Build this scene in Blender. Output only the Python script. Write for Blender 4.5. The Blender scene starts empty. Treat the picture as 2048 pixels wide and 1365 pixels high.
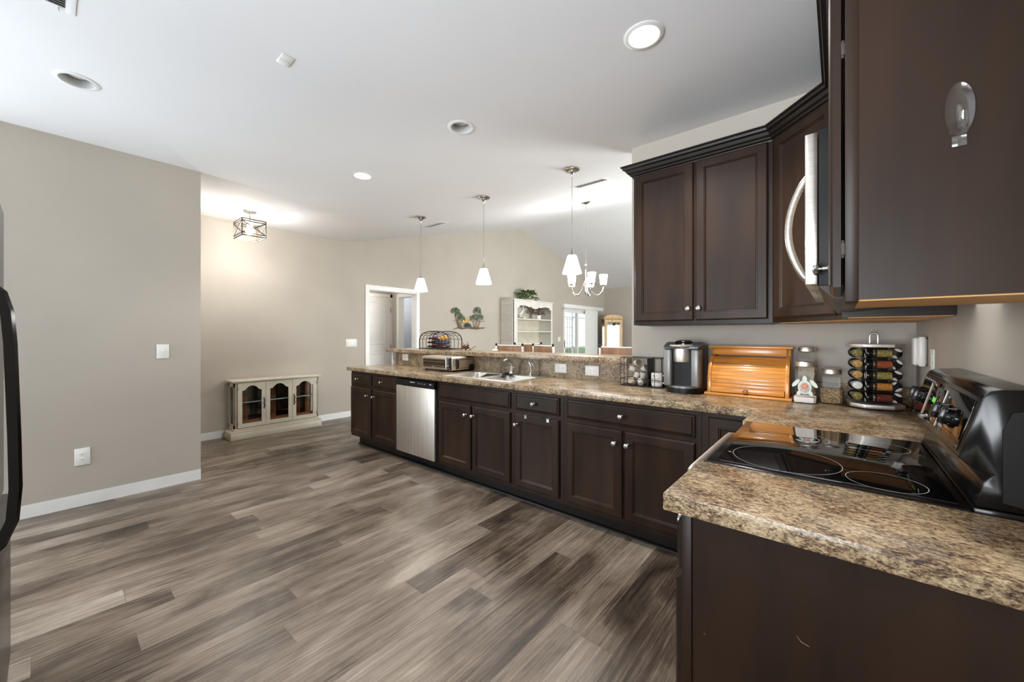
import bpy, bmesh, math, random
from mathutils import Vector, Matrix
random.seed(7)
PI = math.pi
SC = bpy.context.scene
COL = SC.collection

# ------------------------------------------------------------ camera, world, lights, exposure
cam_d = bpy.data.cameras.new('camera'); cam = bpy.data.objects.new('camera', cam_d); COL.objects.link(cam)
cam_d.sensor_fit = 'HORIZONTAL'; cam_d.sensor_width = 36.0
cam_d.lens = 779.5 / 2048 * 36.0
cam_d.shift_y = -11.5 / 2048
cam_d.clip_start = 0.02; cam_d.clip_end = 200
cam.location = (0, 0, 1.301); cam.rotation_euler = (PI / 2, 0, math.radians(40))
SC.camera = cam

world = bpy.data.worlds.new('daylight'); SC.world = world; world.use_nodes = True
bg = world.node_tree.nodes['Background']
bg.inputs[0].default_value = (0.86, 0.93, 1.0, 1); bg.inputs[1].default_value = 1.25

def area(name, loc, target, sx, sy, power, color=(1, 1, 1), spread=PI):
    d = bpy.data.lights.new(name, 'AREA'); d.shape = 'RECTANGLE'; d.size = sx; d.size_y = sy
    d.energy = power; d.color = color; d.spread = spread
    o = bpy.data.objects.new(name, d); COL.objects.link(o); o.location = loc
    o.rotation_euler = (Vector(target) - Vector(loc)).to_track_quat('-Z', 'Y').to_euler()
    return o
def point(name, loc, power, r=0.05, color=(1, 0.97, 0.93)):
    d = bpy.data.lights.new(name, 'POINT'); d.energy = power; d.shadow_soft_size = r; d.color = color
    o = bpy.data.objects.new(name, d); COL.objects.link(o); o.location = loc
    return o
# daylight through the breakfast-nook windows behind the camera; the other three are added, unseen fills
area('nook_window_light', (-2.6, -3.1, 1.45), (-2.6, 2, 3.9), 2.6, 1.9, 28, (0.84, 0.93, 1.0))
area('side_fill_light', (-4.38, -1.15, 1.4), (0.3, 1.2, 1.9), 1.5, 1.7, 96, (0.84, 0.93, 1.0))  # added fill on the blank left wall, brightens the right side
area('ceiling_fill_light', (-0.5, -3.1, 1.3), (-0.5, 1.7, 3.3), 1.6, 1.6, 30, (0.90, 0.95, 1.0), math.radians(75))  # added narrow fill aimed up to brighten the ceiling
area('living_fill_light', (1.7, 7.2, 1.5), (-3, 7.0, 3.6), 3.4, 2.0, 430, (0.92, 0.97, 0.96))  # added fill for the living room, its wall has no window
SC.view_settings.view_transform = 'Standard'; SC.view_settings.look = 'None'
SC.view_settings.gamma = 1.0; SC.view_settings.use_curve_mapping = False
SC.view_settings.exposure = 0.55
try:
    SC.cycles.use_denoising = True; SC.cycles.max_bounces = 10; SC.cycles.diffuse_bounces = 6
    SC.cycles.transparent_max_bounces = 24; SC.cycles.caustics_reflective = False; SC.cycles.caustics_refractive = False
    SC.cycles.sample_clamp_indirect = 6.0
except Exception:
    pass

# ------------------------------------------------------------ helpers
def lin(c):
    return tuple((v / 12.92 if v <= 0.04045 else ((v + 0.055) / 1.055) ** 2.4) for v in (x / 255 for x in c))
def Tm(x=0, y=0, z=0, rz=0, rx=0, ry=0):
    return Matrix.Translation((x, y, z)) @ Matrix.Rotation(rz, 4, 'Z') @ Matrix.Rotation(ry, 4, 'Y') @ Matrix.Rotation(rx, 4, 'X')

class MB:
    def __init__(self): self.bm = bmesh.new()
    def box(self, x0, x1, y0, y1, z0, z1, bev=0.0, M=None, seg=2):
        b = bmesh.new()
        bmesh.ops.create_cube(b, size=1.0)
        for v in b.verts:
            v.co = Vector((x0 + (v.co.x + .5) * (x1 - x0), y0 + (v.co.y + .5) * (y1 - y0), z0 + (v.co.z + .5) * (z1 - z0)))
        if bev > 0:
            bmesh.ops.bevel(b, geom=b.edges[:], offset=bev, segments=seg, affect='EDGES', profile=0.5)
        return self._add(b, M)
    def _add(self, b, M=None):
        if M is not None: bmesh.ops.transform(b, matrix=M, verts=b.verts)
        me = bpy.data.meshes.new('tmp'); b.to_mesh(me); b.free()
        self.bm.from_mesh(me); bpy.data.meshes.remove(me)
        return self
    def raw(self, verts, faces, M=None):
        b = bmesh.new(); vs = [b.verts.new(v) for v in verts]
        for f in faces:
            try: b.faces.new([vs[i] for i in f])
            except ValueError: pass
        bmesh.ops.recalc_face_normals(b, faces=b.faces)
        return self._add(b, M)
    def prism(self, poly, d0, d1, axis='Z', M=None, bev=0.0):
        # poly in the plane normal to axis: Z->(x,y)  Y->(x,z)  X->(y,z)
        def mk(p, d):
            return {'Z': (p[0], p[1], d), 'Y': (p[0], d, p[1]), 'X': (d, p[0], p[1])}[axis]
        n = len(poly)
        b = bmesh.new()
        a = [b.verts.new(mk(p, d0)) for p in poly]; c = [b.verts.new(mk(p, d1)) for p in poly]
        b.faces.new(a); b.faces.new(c[::-1])
        for i in range(n):
            b.faces.new((a[i], c[i], c[(i + 1) % n], a[(i + 1) % n]))
        bmesh.ops.recalc_face_normals(b, faces=b.faces)
        if bev > 0:
            bmesh.ops.bevel(b, geom=b.edges[:], offset=bev, segments=2, affect='EDGES', profile=0.5)
        return self._add(b, M)
    def lathe(self, prof, M=None, seg=24, caps=True):
        b = bmesh.new(); rings = []
        for r, z in prof:
            rings.append([b.verts.new((r * math.cos(2 * PI * i / seg), r * math.sin(2 * PI * i / seg), z)) for i in range(seg)])
        for A, B in zip(rings, rings[1:]):
            for i in range(seg):
                b.faces.new((A[i], A[(i + 1) % seg], B[(i + 1) % seg], B[i]))
        if caps:
            b.faces.new(rings[0][::-1]); b.faces.new(rings[-1])
        bmesh.ops.recalc_face_normals(b, faces=b.faces)
        return self._add(b, M)
    def cyl(self, p0, p1, r, seg=16, r2=None):
        return self.tube([p0, p1], [r, r if r2 is None else r2], seg)
    def tube(self, pts, r, seg=10, closed=False, M=None):
        pts = [Vector(p) for p in pts]; n = len(pts)
        rs = r if isinstance(r, (list, tuple)) else [r] * n
        b = bmesh.new(); rings = []
        up = None
        for i, p in enumerate(pts):
            if closed: t = pts[(i + 1) % n] - pts[i - 1]
            elif i == 0: t = pts[1] - p
            elif i == n - 1: t = p - pts[i - 1]
            else: t = (pts[i + 1] - p).normalized() + (p - pts[i - 1]).normalized()
            t.normalize()
            if up is None:
                up = Vector((0, 0, 1)) if abs(t.z) < 0.9 else Vector((1, 0, 0))
            u = (up - t * up.dot(t))
            if u.length < 1e-5: u = t.orthogonal()
            u.normalize(); w = t.cross(u); up = u
            rings.append([b.verts.new(p + (u * math.cos(2 * PI * k / seg) + w * math.sin(2 * PI * k / seg)) * rs[i]) for k in range(seg)])
        pairs = list(zip(rings, rings[1:])) + ([(rings[-1], rings[0])] if closed else [])
        for A, B in pairs:
            for k in range(seg):
                b.faces.new((A[k], A[(k + 1) % seg], B[(k + 1) % seg], B[k]))
        if not closed:
            b.faces.new(rings[0][::-1]); b.faces.new(rings[-1])
        bmesh.ops.recalc_face_normals(b, faces=b.faces)
        return self._add(b, M)
    def sphere(self, c, r, sx=1, sy=1, sz=1, M=None, sub=2):
        b = bmesh.new(); bmesh.ops.create_icosphere(b, subdivisions=sub, radius=r)
        for v in b.verts: v.co = Vector((v.co.x * sx + c[0], v.co.y * sy + c[1], v.co.z * sz + c[2]))
        return self._add(b, M)
    def rings(self, x0, x1, z0, z1, rg, M=None):
        # nested rectangular rings (inset, height): a panel standing out towards -Y
        b = bmesh.new(); L = []
        for ins, h in rg:
            L.append([b.verts.new(v) for v in ((x0 + ins, -h, z0 + ins), (x1 - ins, -h, z0 + ins), (x1 - ins, -h, z1 - ins), (x0 + ins, -h, z1 - ins))])
        for A, B in zip(L, L[1:]):
            for i in range(4): b.faces.new((A[i], A[(i + 1) % 4], B[(i + 1) % 4], B[i]))
        b.faces.new(L[-1]); b.faces.new(L[0][::-1])
        bmesh.ops.recalc_face_normals(b, faces=b.faces)
        return self._add(b, M)
    def text(self, s, size, M, depth=0.0004, bend=None):
        cu = bpy.data.curves.new('t', 'FONT'); cu.body = s; cu.size = size; cu.align_x = 'CENTER'; cu.align_y = 'CENTER'
        cu.extrude = depth; cu.resolution_u = 3
        o = bpy.data.objects.new('t', cu); COL.objects.link(o)
        dg = bpy.context.evaluated_depsgraph_get(); dg.update()
        me = bpy.data.meshes.new_from_object(o.evaluated_get(dg))
        b = bmesh.new(); b.from_mesh(me)
        bpy.data.objects.remove(o); bpy.data.curves.remove(cu); bpy.data.meshes.remove(me)
        # text plane -> x right, z up, facing -Y
        for v in b.verts:
            x, y, z = v.co
            if bend:
                a = x / bend; rr = bend + z
                v.co = Vector((rr * math.sin(a), -rr * math.cos(a), y))
            else: v.co = Vector((x, -z, y))
        return self._add(b, M)
    def build(self, name, mat, parent=None, world=False, smooth=35):
        me = bpy.data.meshes.new(name)
        if world and parent is not None:
            off = Vector((0, 0, 0)); p = parent
            while p is not None: off += p.location; p = p.parent
            bmesh.ops.translate(self.bm, vec=-off, verts=self.bm.verts)
        self.bm.to_mesh(me); self.bm.free()
        me.materials.append(mat)
        for p in me.polygons: p.use_smooth = True
        me.set_sharp_from_angle(angle=math.radians(smooth))
        o = bpy.data.objects.new(name, me); COL.objects.link(o)
        if parent is not None: o.parent = parent
        return o

def tag(o, label=None, cat=None, group=None, kind=None):
    if label: o['label'] = label
    if cat: o['category'] = cat
    if group: o['group'] = group
    if kind: o['kind'] = kind
    return o
def thing(name, label, cat, loc=(0, 0, 0), rz=0.0, group=None):
    o = bpy.data.objects.new(name, None); o.empty_display_size = 0.05; COL.objects.link(o)
    o.location = loc; o.rotation_euler = (0, 0, rz)
    return tag(o, label, cat, group)
def struct(name, mb, m, smooth=35):
    return tag(mb.build(name, m, smooth=smooth), kind='structure')
def dup(root, loc, rz=None, label=None):
    r = root.copy(); COL.objects.link(r); r.location = loc
    if rz is not None: r.rotation_euler = (0, 0, rz)
    if label: r['label'] = label
    def rec(src, dst):
        for ch in list(src.children):
            c = ch.copy(); COL.objects.link(c); c.parent = dst
            rec(ch, c)
    rec(root, r)
    return r
def cut(o, mb):
    c = mb.build('cutter', M['white'])
    md = o.modifiers.new('b', 'BOOLEAN'); md.operation = 'DIFFERENCE'; md.object = c; md.solver = 'EXACT'
    dg = bpy.context.evaluated_depsgraph_get(); dg.update()
    me = bpy.data.meshes.new_from_object(o.evaluated_get(dg))
    o.modifiers.clear(); o.data = me
    bpy.data.objects.remove(c)
    for p in me.polygons: p.use_smooth = True
    me.set_sharp_from_angle(angle=math.radians(30))

# ------------------------------------------------------------ materials
M = {}
class NT:
    def __init__(self, name):
        self.m = bpy.data.materials.new(name); self.m.use_nodes = True
        self.t = self.m.node_tree; self.b = self.t.nodes['Principled BSDF']; self.out = self.t.nodes['Material Output']
    def n(self, ty, **kw):
        x = self.t.nodes.new(ty)
        for k, v in kw.items(): setattr(x, k, v)
        return x
    def l(self, a, b): self.t.links.new(a, b)
    def val(self, sock, v): sock.default_value = v
    def math(self, op, a, b=None, c=None):
        x = self.n('ShaderNodeMath', operation=op)
        for i, v in enumerate((a, b, c)):
            if v is None: continue
            if isinstance(v, (int, float)): x.inputs[i].default_value = v
            else: self.l(v, x.inputs[i])
        return x.outputs[0]
    def ramp(self, fac, stops):
        r = self.n('ShaderNodeValToRGB'); e = r.color_ramp.elements
        while len(e) < len(stops): e.new(0.5)
        for el, (p, c) in zip(e, stops): el.position = p; el.color = (*lin(c), 1)
        self.l(fac, r.inputs[0]); return r.outputs[0]
    def noise(self, vec, scale, detail=4, rough=0.5, dist=0.0):
        x = self.n('ShaderNodeTexNoise'); x.inputs['Scale'].default_value = scale; x.inputs['Detail'].default_value = detail
        x.inputs['Roughness'].default_value = rough; x.inputs['Distortion'].default_value = dist
        if vec is not None: self.l(vec, x.inputs['Vector'])
        return x.outputs['Fac']
    def coords(self, scale=(1, 1, 1), kind='Object'):
        tc = self.n('ShaderNodeTexCoord'); mp = self.n('ShaderNodeMapping'); mp.inputs['Scale'].default_value = scale
        self.l(tc.outputs[kind], mp.inputs['Vector']); return mp.outputs[0]
    def bump(self, h, strength=0.1, dist=0.002):
        x = self.n('ShaderNodeBump'); x.inputs['Strength'].default_value = strength; x.inputs['Distance'].default_value = dist
        self.l(h, x.inputs['Height']); self.l(x.outputs[0], self.b.inputs['Normal'])
def mat(key, rgb, rough=0.5, metal=0.0, spec=0.5, var=0.06, scale=(6, 6, 6), bump=0.0, bscale=40, coat=0.0, emit=None, estr=0.0, detail=3):
    k = NT(key); b = k.b
    v = k.coords(scale); f = k.noise(v, 1.0, detail)
    lo = tuple(max(0, x * (1 - var)) for x in rgb); hi = tuple(min(255, x * (1 + var)) for x in rgb)
    k.l(k.ramp(f, [(0.3, lo), (0.7, hi)]), b.inputs['Base Color'])
    b.inputs['Roughness'].default_value = rough; b.inputs['Metallic'].default_value = metal
    b.inputs['Specular IOR Level'].default_value = spec; b.inputs['Coat Weight'].default_value = coat
    b.inputs['Coat Roughness'].default_value = 0.12
    if bump: k.bump(k.noise(k.coords((1, 1, 1)), bscale, 3), bump)
    if emit:
        b.inputs['Emission Color'].default_value = (*lin(emit), 1); b.inputs['Emission Strength'].default_value = estr
    M[key] = k.m; return k.m

mat('white', (235, 235, 232), 0.4)
mat('wall', (184, 176, 165), 0.75, var=0.02, scale=(1.5, 1.5, 1.5), bump=0.04, bscale=220)
mat('wall_gray', (176, 180, 184), 0.75, var=0.02, bump=0.04, bscale=220)
mat('ceiling', (236, 237, 240), 0.85, var=0.008, scale=(1, 1, 1), bump=0.03, bscale=160)
mat('trim', (238, 238, 236), 0.35, var=0.01)
mat('door_white', (226, 225, 221), 0.4, var=0.01)
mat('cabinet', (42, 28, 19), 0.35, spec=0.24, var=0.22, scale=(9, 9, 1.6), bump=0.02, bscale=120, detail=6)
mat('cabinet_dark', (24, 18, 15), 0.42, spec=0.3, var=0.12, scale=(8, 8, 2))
mat('maple', (206, 158, 98), 0.55, var=0.07, scale=(30, 3, 3))
mat('nickel', (196, 195, 192), 0.22, 1.0, var=0.03)
mat('cage_metal', (62, 54, 47), 0.6)
mat('bookcase_white', (222, 219, 212), 0.45, var=0.02)
mat('glass_edge', (150, 172, 164), 0.2)
mat('chrome', (225, 226, 228), 0.08, 1.0, var=0.02)
mat('steel', (226, 220, 212), 0.42, 1.0, var=0.05, scale=(120, 120, 1.5))
mat('steel_h', (200, 194, 186), 0.26, 1.0, var=0.05, scale=(2, 2, 160))
mat('sink_steel', (226, 223, 217), 0.36, 1.0, var=0.04, scale=(3, 90, 3))
mat('black_gloss', (14, 13, 13), 0.15, spec=0.35, var=0.1)
mat('black_satin', (17, 16, 16), 0.42, spec=0.25, var=0.15, bump=0.06, bscale=350)
mat('black_matte', (26, 25, 25), 0.6, var=0.1)
mat('black_glass', (8, 8, 9), 0.03, var=0.2, spec=0.6)
mat('black_metal', (40, 36, 34), 0.4, 0.6, var=0.1)
mat('mark_white', (205, 205, 205), 0.5)
mat('mark_grey', (150, 150, 148), 0.4)
mat('plastic', (238, 237, 232), 0.3, var=0.01)
mat('slot', (70, 68, 64), 0.6)
mat('ceramic', (238, 236, 230), 0.18, var=0.01)
mat('curio_paint', (206, 200, 183), 0.4, var=0.03)
mat('curio_glaze', (168, 148, 122), 0.5, var=0.06)
mat('brown_wood', (122, 76, 42), 0.4, var=0.22, scale=(20, 3, 20), detail=5)
mat('chair_wood', (116, 84, 58), 0.4, var=0.18, scale=(20, 20, 4), detail=5)
mat('oak', (196, 158, 106), 0.4, var=0.12, scale=(30, 30, 4), detail=5)
mat('pine', (206, 138, 62), 0.24, var=0.16, scale=(3, 30, 30), detail=6, coat=0.35)
mat('pine_dark', (160, 98, 42), 0.35, var=0.14, scale=(3, 30, 30), detail=5)
mat('fridge', (30, 29, 29), 0.28, var=0.08)
mat('keurig_grey', (124, 123, 121), 0.34, 0.35, var=0.05)
mat('keurig_dark', (52, 53, 56), 0.35, var=0.06)
mat('oven_shell', (214, 204, 188), 0.3, 0.85, var=0.03)
mat('amber_glass', (58, 44, 32), 0.16, spec=0.3, var=0.2)
mat('leaf', (84, 104, 62), 0.5, var=0.35, scale=(30, 30, 30))
mat('leaf_grey', (104, 118, 100), 0.45, 0.2, var=0.35, scale=(25, 25, 25))
mat('leaf_dark', (70, 82, 88), 0.45, 0.3, var=0.3, scale=(25, 25, 25))
mat('bronze', (120, 92, 62), 0.4, 0.6, var=0.2)
mat('sun_yellow', (214, 170, 78), 0.45, 0.2, var=0.2)
mat('dry_leaf', (132, 78, 40), 0.6, var=0.4, scale=(30, 30, 30))
mat('bottle_red', (66, 20, 22), 0.12, var=0.3, scale=(12, 12, 12))
mat('bottle_amber', (176, 120, 36), 0.12, var=0.3, scale=(12, 12, 12))
mat('bottle_green', (34, 44, 38), 0.1, var=0.3, scale=(12, 12, 12))
mat('bottle_blue', (46, 50, 88), 0.2, var=0.3, scale=(12, 12, 12))
mat('flower_mauve', (124, 106, 104), 0.6, var=0.4, scale=(40, 40, 40))
mat('sponge', (24, 24, 26), 0.7, var=0.3)
mat('salt', (244, 244, 242), 0.9, var=0.02)
mat('oats', (150, 128, 98), 0.9, var=0.35, scale=(90, 90, 90))
mat('herb', (128, 118, 64), 0.9, var=0.4, scale=(160, 160, 160))
mat('herb_tan', (184, 146, 88), 0.9, var=0.3, scale=(160, 160, 160))
mat('chili', (142, 70, 34), 0.9, var=0.25, scale=(160, 160, 160))
mat('paprika', (98, 38, 24), 0.9, var=0.25, scale=(160, 160, 160))
mat('curry', (176, 116, 48), 0.9, var=0.25, scale=(160, 160, 160))
mat('pod_white', (226, 222, 214), 0.4, var=0.02)
mat('pod_foil', (188, 166, 140), 0.4, 0.3, var=0.1)
mat('sticker', (214, 224, 216), 0.5, var=0.03)
mat('sticker_pink', (206, 120, 110), 0.5, var=0.15, scale=(60, 60, 60))
mat('sticker_grey', (178, 180, 178), 0.5, var=0.1, scale=(60, 60, 60))
mat('clock_green', (40, 150, 40), 0.4, emit=(110, 220, 60), estr=0.6)
mat('bulb', (255, 250, 240), 0.4, emit=(255, 250, 242), estr=9.0)
mat('bulb_soft', (255, 250, 240), 0.4, emit=(255, 248, 238), estr=4.0)
mat('shade', (250, 248, 244), 0.4, emit=(255, 248, 238), estr=3.2)
mat('bulb_off', (222, 222, 220), 0.4)
mat('can_inner', (206, 206, 205), 0.45)
mat('vent_dark', (70, 70, 70), 0.7)
mat('porch_wall', (196, 196, 192), 0.7, var=0.05)
mat('porch_deck', (176, 172, 164), 0.8, var=0.1)
mat('lawn', (96, 116, 74), 0.9, var=0.25, scale=(3, 3, 3))
mat('blind', (236, 236, 232), 0.5, var=0.01)
def glassy(key, tint=(0.96, 0.97, 0.96), rough=0.02, ior=1.45, extra=0.0):
    k = NT(key); t = k.t; t.nodes.remove(k.b)
    fr = k.n('ShaderNodeFresnel'); ge = k.n('ShaderNodeNewGeometry')
    k.l(k.math('ADD', k.math('MULTIPLY', ge.outputs['Backfacing'], 1 / ior - ior), ior), fr.inputs[0])
    tr = k.n('ShaderNodeBsdfTransparent')
    nz = k.noise(k.coords((4, 4, 4)), 1.0, 2)
    mx = k.n('ShaderNodeMix', data_type='RGBA'); k.l(nz, mx.inputs[0])
    mx.inputs[6].default_value = (*tint, 1); mx.inputs[7].default_value = (*[min(1, v * 1.02) for v in tint], 1)
    k.l(mx.outputs[2], tr.inputs[0])
    gl = k.n('ShaderNodeBsdfGlossy'); gl.inputs['Roughness'].default_value = rough
    ms = k.n('ShaderNodeMixShader'); k.l(k.math('ADD', fr.outputs[0], extra), ms.inputs[0])
    k.l(tr.outputs[0], ms.inputs[1]); k.l(gl.outputs[0], ms.inputs[2]); k.l(ms.outputs[0], k.out.inputs[0])
    M[key] = k.m
glassy('glass'); glassy('jar_glass', (0.94, 0.93, 0.91), 0.06, 1.22, 0.0)
mat('clear_body', (214, 204, 196), 0.12)
glassy('hook_plastic', (0.99, 0.98, 0.97), 0.12, 1.4, 0.09); glassy('lantern_glass', (0.99, 0.99, 0.98), 0.05, 1.12); glassy('shelf_glass', (0.75, 0.88, 0.84), 0.03, 1.5, 0.28)
glassy('tint_glass', (0.62, 0.60, 0.56), 0.03, 1.5, 0.05)
mat('mirror', (150, 152, 150), 0.04, 1.0, var=0.02)

def floor_mat():
    k = NT('plank_floor')
    tc = k.n('ShaderNodeTexCoord'); sp = k.n('ShaderNodeSeparateXYZ'); k.l(tc.outputs['Object'], sp.inputs[0])
    x, y = sp.outputs[0], sp.outputs[1]
    u = k.math('DIVIDE', k.math('SUBTRACT', x, 0.045), 0.15); row = k.math('FLOOR', u); fu = k.math('FRACT', u)
    wn = k.n('ShaderNodeTexWhiteNoise', noise_dimensions='1D'); k.l(row, wn.inputs['W'])
    v = k.math('ADD', k.math('DIVIDE', y, 1.22), k.math('MULTIPLY', wn.outputs['Value'], 7.3)); col = k.math('FLOOR', v); fv = k.math('FRACT', v)
    def rnd(a, b):
        c = k.n('ShaderNodeCombineXYZ'); k.l(a, c.inputs[0]); k.l(b, c.inputs[1])
        w = k.n('ShaderNodeTexWhiteNoise', noise_dimensions='2D'); k.l(c.outputs[0], w.inputs['Vector']); return w.outputs['Value']
    r1 = rnd(row, col); r2 = rnd(k.math('ADD', row, 31.7), col)
    off = k.math('MULTIPLY', r1, 37.0)
    def vec(sx, sy):
        c = k.n('ShaderNodeCombineXYZ'); k.l(k.math('ADD', k.math('MULTIPLY', x, sx), off), c.inputs[0])
        k.l(k.math('MULTIPLY', y, sy), c.inputs[1]); k.l(off, c.inputs[2]); return c.outputs[0]
    broad = k.noise(vec(4.0, 1.6), 1.0, 4, 0.6, 0.7)
    grain = k.noise(vec(85, 1.7), 1.0, 9, 0.72, 0.25)
    fine = k.noise(vec(260, 20), 1.0, 4, 0.75)
    wide = k.noise(tc.outputs['Object'], 0.9, 2)
    crack = k.noise(vec(150, 2.6), 1.0, 5, 0.6, 0.25)
    def ce(n, w): return k.math('MULTIPLY', k.math('SUBTRACT', n, 0.5), w)
    f = k.math('ADD', ce(broad, 0.82), ce(grain, 0.72))
    f = k.math('ADD', f, ce(r2, 0.20)); f = k.math('ADD', f, ce(fine, 0.22)); f = k.math('ADD', f, ce(wide, 0.35))
    f = k.math('SUBTRACT', k.math('ADD', f, 0.54), k.math('MULTIPLY', k.math('MAXIMUM', k.math('SUBTRACT', crack, 0.60), 0.0), 2.4))
    c = k.ramp(f, [(0.22, (38, 30, 25)), (0.40, (74, 62, 52)), (0.54, (110, 97, 84)), (0.70, (138, 126, 113)), (0.88, (172, 161, 147))])
    g1 = k.math('LESS_THAN', k.math('MINIMUM', fu, k.math('SUBTRACT', 1.0, fu)), 0.006)
    g2 = k.math('LESS_THAN', k.math('MINIMUM', fv, k.math('SUBTRACT', 1.0, fv)), 0.0010)
    g = k.math('MAXIMUM', g1, g2)
    mx = k.n('ShaderNodeMix', data_type='RGBA'); k.l(k.math('MULTIPLY', g, 0.45), mx.inputs[0]); k.l(c, mx.inputs[6])
    mx.inputs[7].default_value = (*lin((50, 42, 36)), 1); k.l(mx.outputs[2], k.b.inputs['Base Color'])
    k.l(k.math('ADD', k.math('MULTIPLY', grain, 0.16), 0.27), k.b.inputs['Roughness'])
    k.b.inputs['Specular IOR Level'].default_value = 0.45
    k.bump(k.math('ADD', k.math('MULTIPLY', fine, 0.5), grain), 0.12, 0.003)
    M['floor'] = k.m
floor_mat()
def granite(key, sx, sy, sz, cont, rg=0.24):
    k = NT(key); v = k.coords((sx, sy, sz)); v2 = k.coords((1, 1, 1))
    a = k.noise(v, 1.0, 7, 0.72, 0.8); b = k.noise(v2, 9.0, 3, 0.5); c = k.noise(v, 2.3, 5, 0.7, 0.4)
    f = k.math('ADD', k.math('MULTIPLY', a, 0.62), k.math('MULTIPLY', c, 0.38))
    f = k.math('ADD', f, k.math('MULTIPLY', k.math('SUBTRACT', b, 0.5), 0.22))
    f = k.math('ADD', k.math('MULTIPLY', k.math('SUBTRACT', f, 0.5), cont), 0.5)
    col = k.ramp(f, [(0.14, (36, 28, 24)), (0.32, (80, 61, 48)), (0.47, (134, 112, 87)), (0.60, (170, 149, 118)), (0.82, (200, 184, 153))])
    k.l(col, k.b.inputs['Base Color']); k.b.inputs['Roughness'].default_value = rg
    k.b.inputs['Specular IOR Level'].default_value = 0.5
    M[key] = k.m
granite('granite', 65, 120, 120, 2.7)
granite('granite_wall', 80, 80, 80, 2.6, 0.42)

# ------------------------------------------------------------ setting
CZ = 2.778                      # flat ceiling
YF, YR, YW = 3.035, 7.45, 11.95  # vault start, ridge, far wall
ZR, ZW = 3.90, 2.85
XB = -5.99
struct('floor', MB().box(-9, 2.2, -3.4, 12.1, -0.1, 0.0), M['floor'])
prof = [(-3.4, CZ), (YF, CZ), (YR, ZR), (12.1, ZW - 0.03), (12.1, ZW + 0.12), (YR, ZR + 0.15), (YF, CZ + 0.15), (-3.4, CZ + 0.15)]
ceil = struct('ceiling', MB().prism(prof, -9.0, 2.2, 'X'), M['ceiling'])
CANS = [(-0.737, 1.89, 1), (-2.055, 1.888, 0), (-3.376, 1.872, 1), (-3.385, 0.110, 0)]
FILL_SPOTS = [(-2.060, 0.112, 1), (-0.740, 0.111, 1)]     # added spots on the row's grid, unseen above the camera, brightening the right side
holes = MB()
for x, y, on in CANS: holes.lathe([(0.0735, CZ - 0.05), (0.0735, CZ + 0.3)], Tm(x, y, 0), 40)
cut(ceil, holes)
struct('wall_left', MB().box(-4.56, -4.42, -3.4, 0.89, 0, CZ).box(-5.99, -4.56, 0.77, 0.89, 0, CZ), M['wall'])
D0, D1, DZ = 3.432, 4.385, 2.072     # cased opening to the hall
G0, G1, GZ = 9.42, 11.05, 2.08       # patio door
wb = MB()
def ztop(y):
    if y < YF: return CZ + .05
    return (CZ + (ZR - CZ) * (y - YF) / (YR - YF) if y < YR else ZR + (ZW - ZR) * (y - YR) / (YW - YR)) + .05
def wpoly(a, b, z0):
    mid = [y for y in (YF, YR) if a < y < b]
    return [(a, z0), (b, z0), (b, ztop(b))] + [(y, ztop(y)) for y in mid[::-1]] + [(a, ztop(a))]
for a, b, z0 in ((.77, D0, 0), (D0, D1, DZ), (D1, G0, 0), (G0, G1, GZ), (G1, 12.07, 0)): wb.prism(wpoly(a, b, z0), XB - .12, XB, 'X')
struct('wall_back', wb, M['wall'])
struct('wall_far', MB().box(XB, 2.2, YW, 12.07, 0, ZW + .02), M['wall'])
struct('wall_right', MB().box(0.315, 0.435, -3.4, 3.08, 0, CZ), M['wall'])
YK = 2.972
struct('wall_kitchen', MB().box(-1.255, 0.315, YK, YK + .12, 0, CZ), M['wall'])
struct('wall_bar', MB().box(-4.53, -1.255, 2.992, 3.10, 0, 1.080), M['wall'])
struct('wall_living', MB().box(1.8, 1.92, 3.08, YW, 0, 3.9).box(0.315, 1.8, 3.08, 3.2, 0, 3.0), M['wall'])
wr = MB().box(-9, 0.435, -3.4, -3.28, 0, 0.5).box(-9, 0.435, -3.4, -3.28, 2.4, CZ).box(-9, -3.9, -3.4, -3.28, .5, 2.4)
wr.box(-1.3, -1.2, -3.4, -3.28, .5, 2.4).box(0.4, 0.435, -3.4, -3.28, .5, 2.4)
struct('wall_rear', wr, M['wall'])
hl = MB().box(-6.97, -6.85, 3.1, 4.6, 0, 2.5).box(-6.85, XB - .12, 3.1, 3.2, 0, 2.5)
hl.box(-6.85, -6.62, 4.43, 4.53, 0, 2.5).box(-6.62, XB - .12, 4.43, 4.53, 2.05, 2.5)
def window_frame(n, a0, a1, z0, z1, plane, axis):
    m = MB()
    for p0, p1, q0, q1 in ((a0 - .07, a0, z0 - .07, z1 + .07), (a1, a1 + .07, z0 - .07, z1 + .07), (a0, a1, z0 - .07, z0), (a0, a1, z1, z1 + .07)):
        if axis == 'Y': m.box(p0, p1, plane, plane + .02, q0, q1)
        else: m.box(plane, plane + .02, p0, p1, q0, q1)
    struct('window_%d' % n, m, M['trim'])
window_frame(1, -3.9, -1.3, .5, 2.4, -3.28, 'Y'); window_frame(2, -1.2, .31, .5, 2.4, -3.28, 'Y'); window_frame(3, -1.9, -.4, .55, 2.25, -4.42, 'X')  # third frame made up round the added side fill, no opening there
struct('wall_hall', hl, M['wall'])
struct('wall_bedroom', MB().box(-7.6, XB - .12, 5.6, 5.7, 0, 2.5).box(-7.7, -7.6, 4.53, 5.7, 0, 2.5), M['wall_gray'])
struct('ceiling_hall', MB().box(-7.7, XB - .12, 3.1, 5.7, 2.5, 2.56), M['ceiling'])
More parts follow.
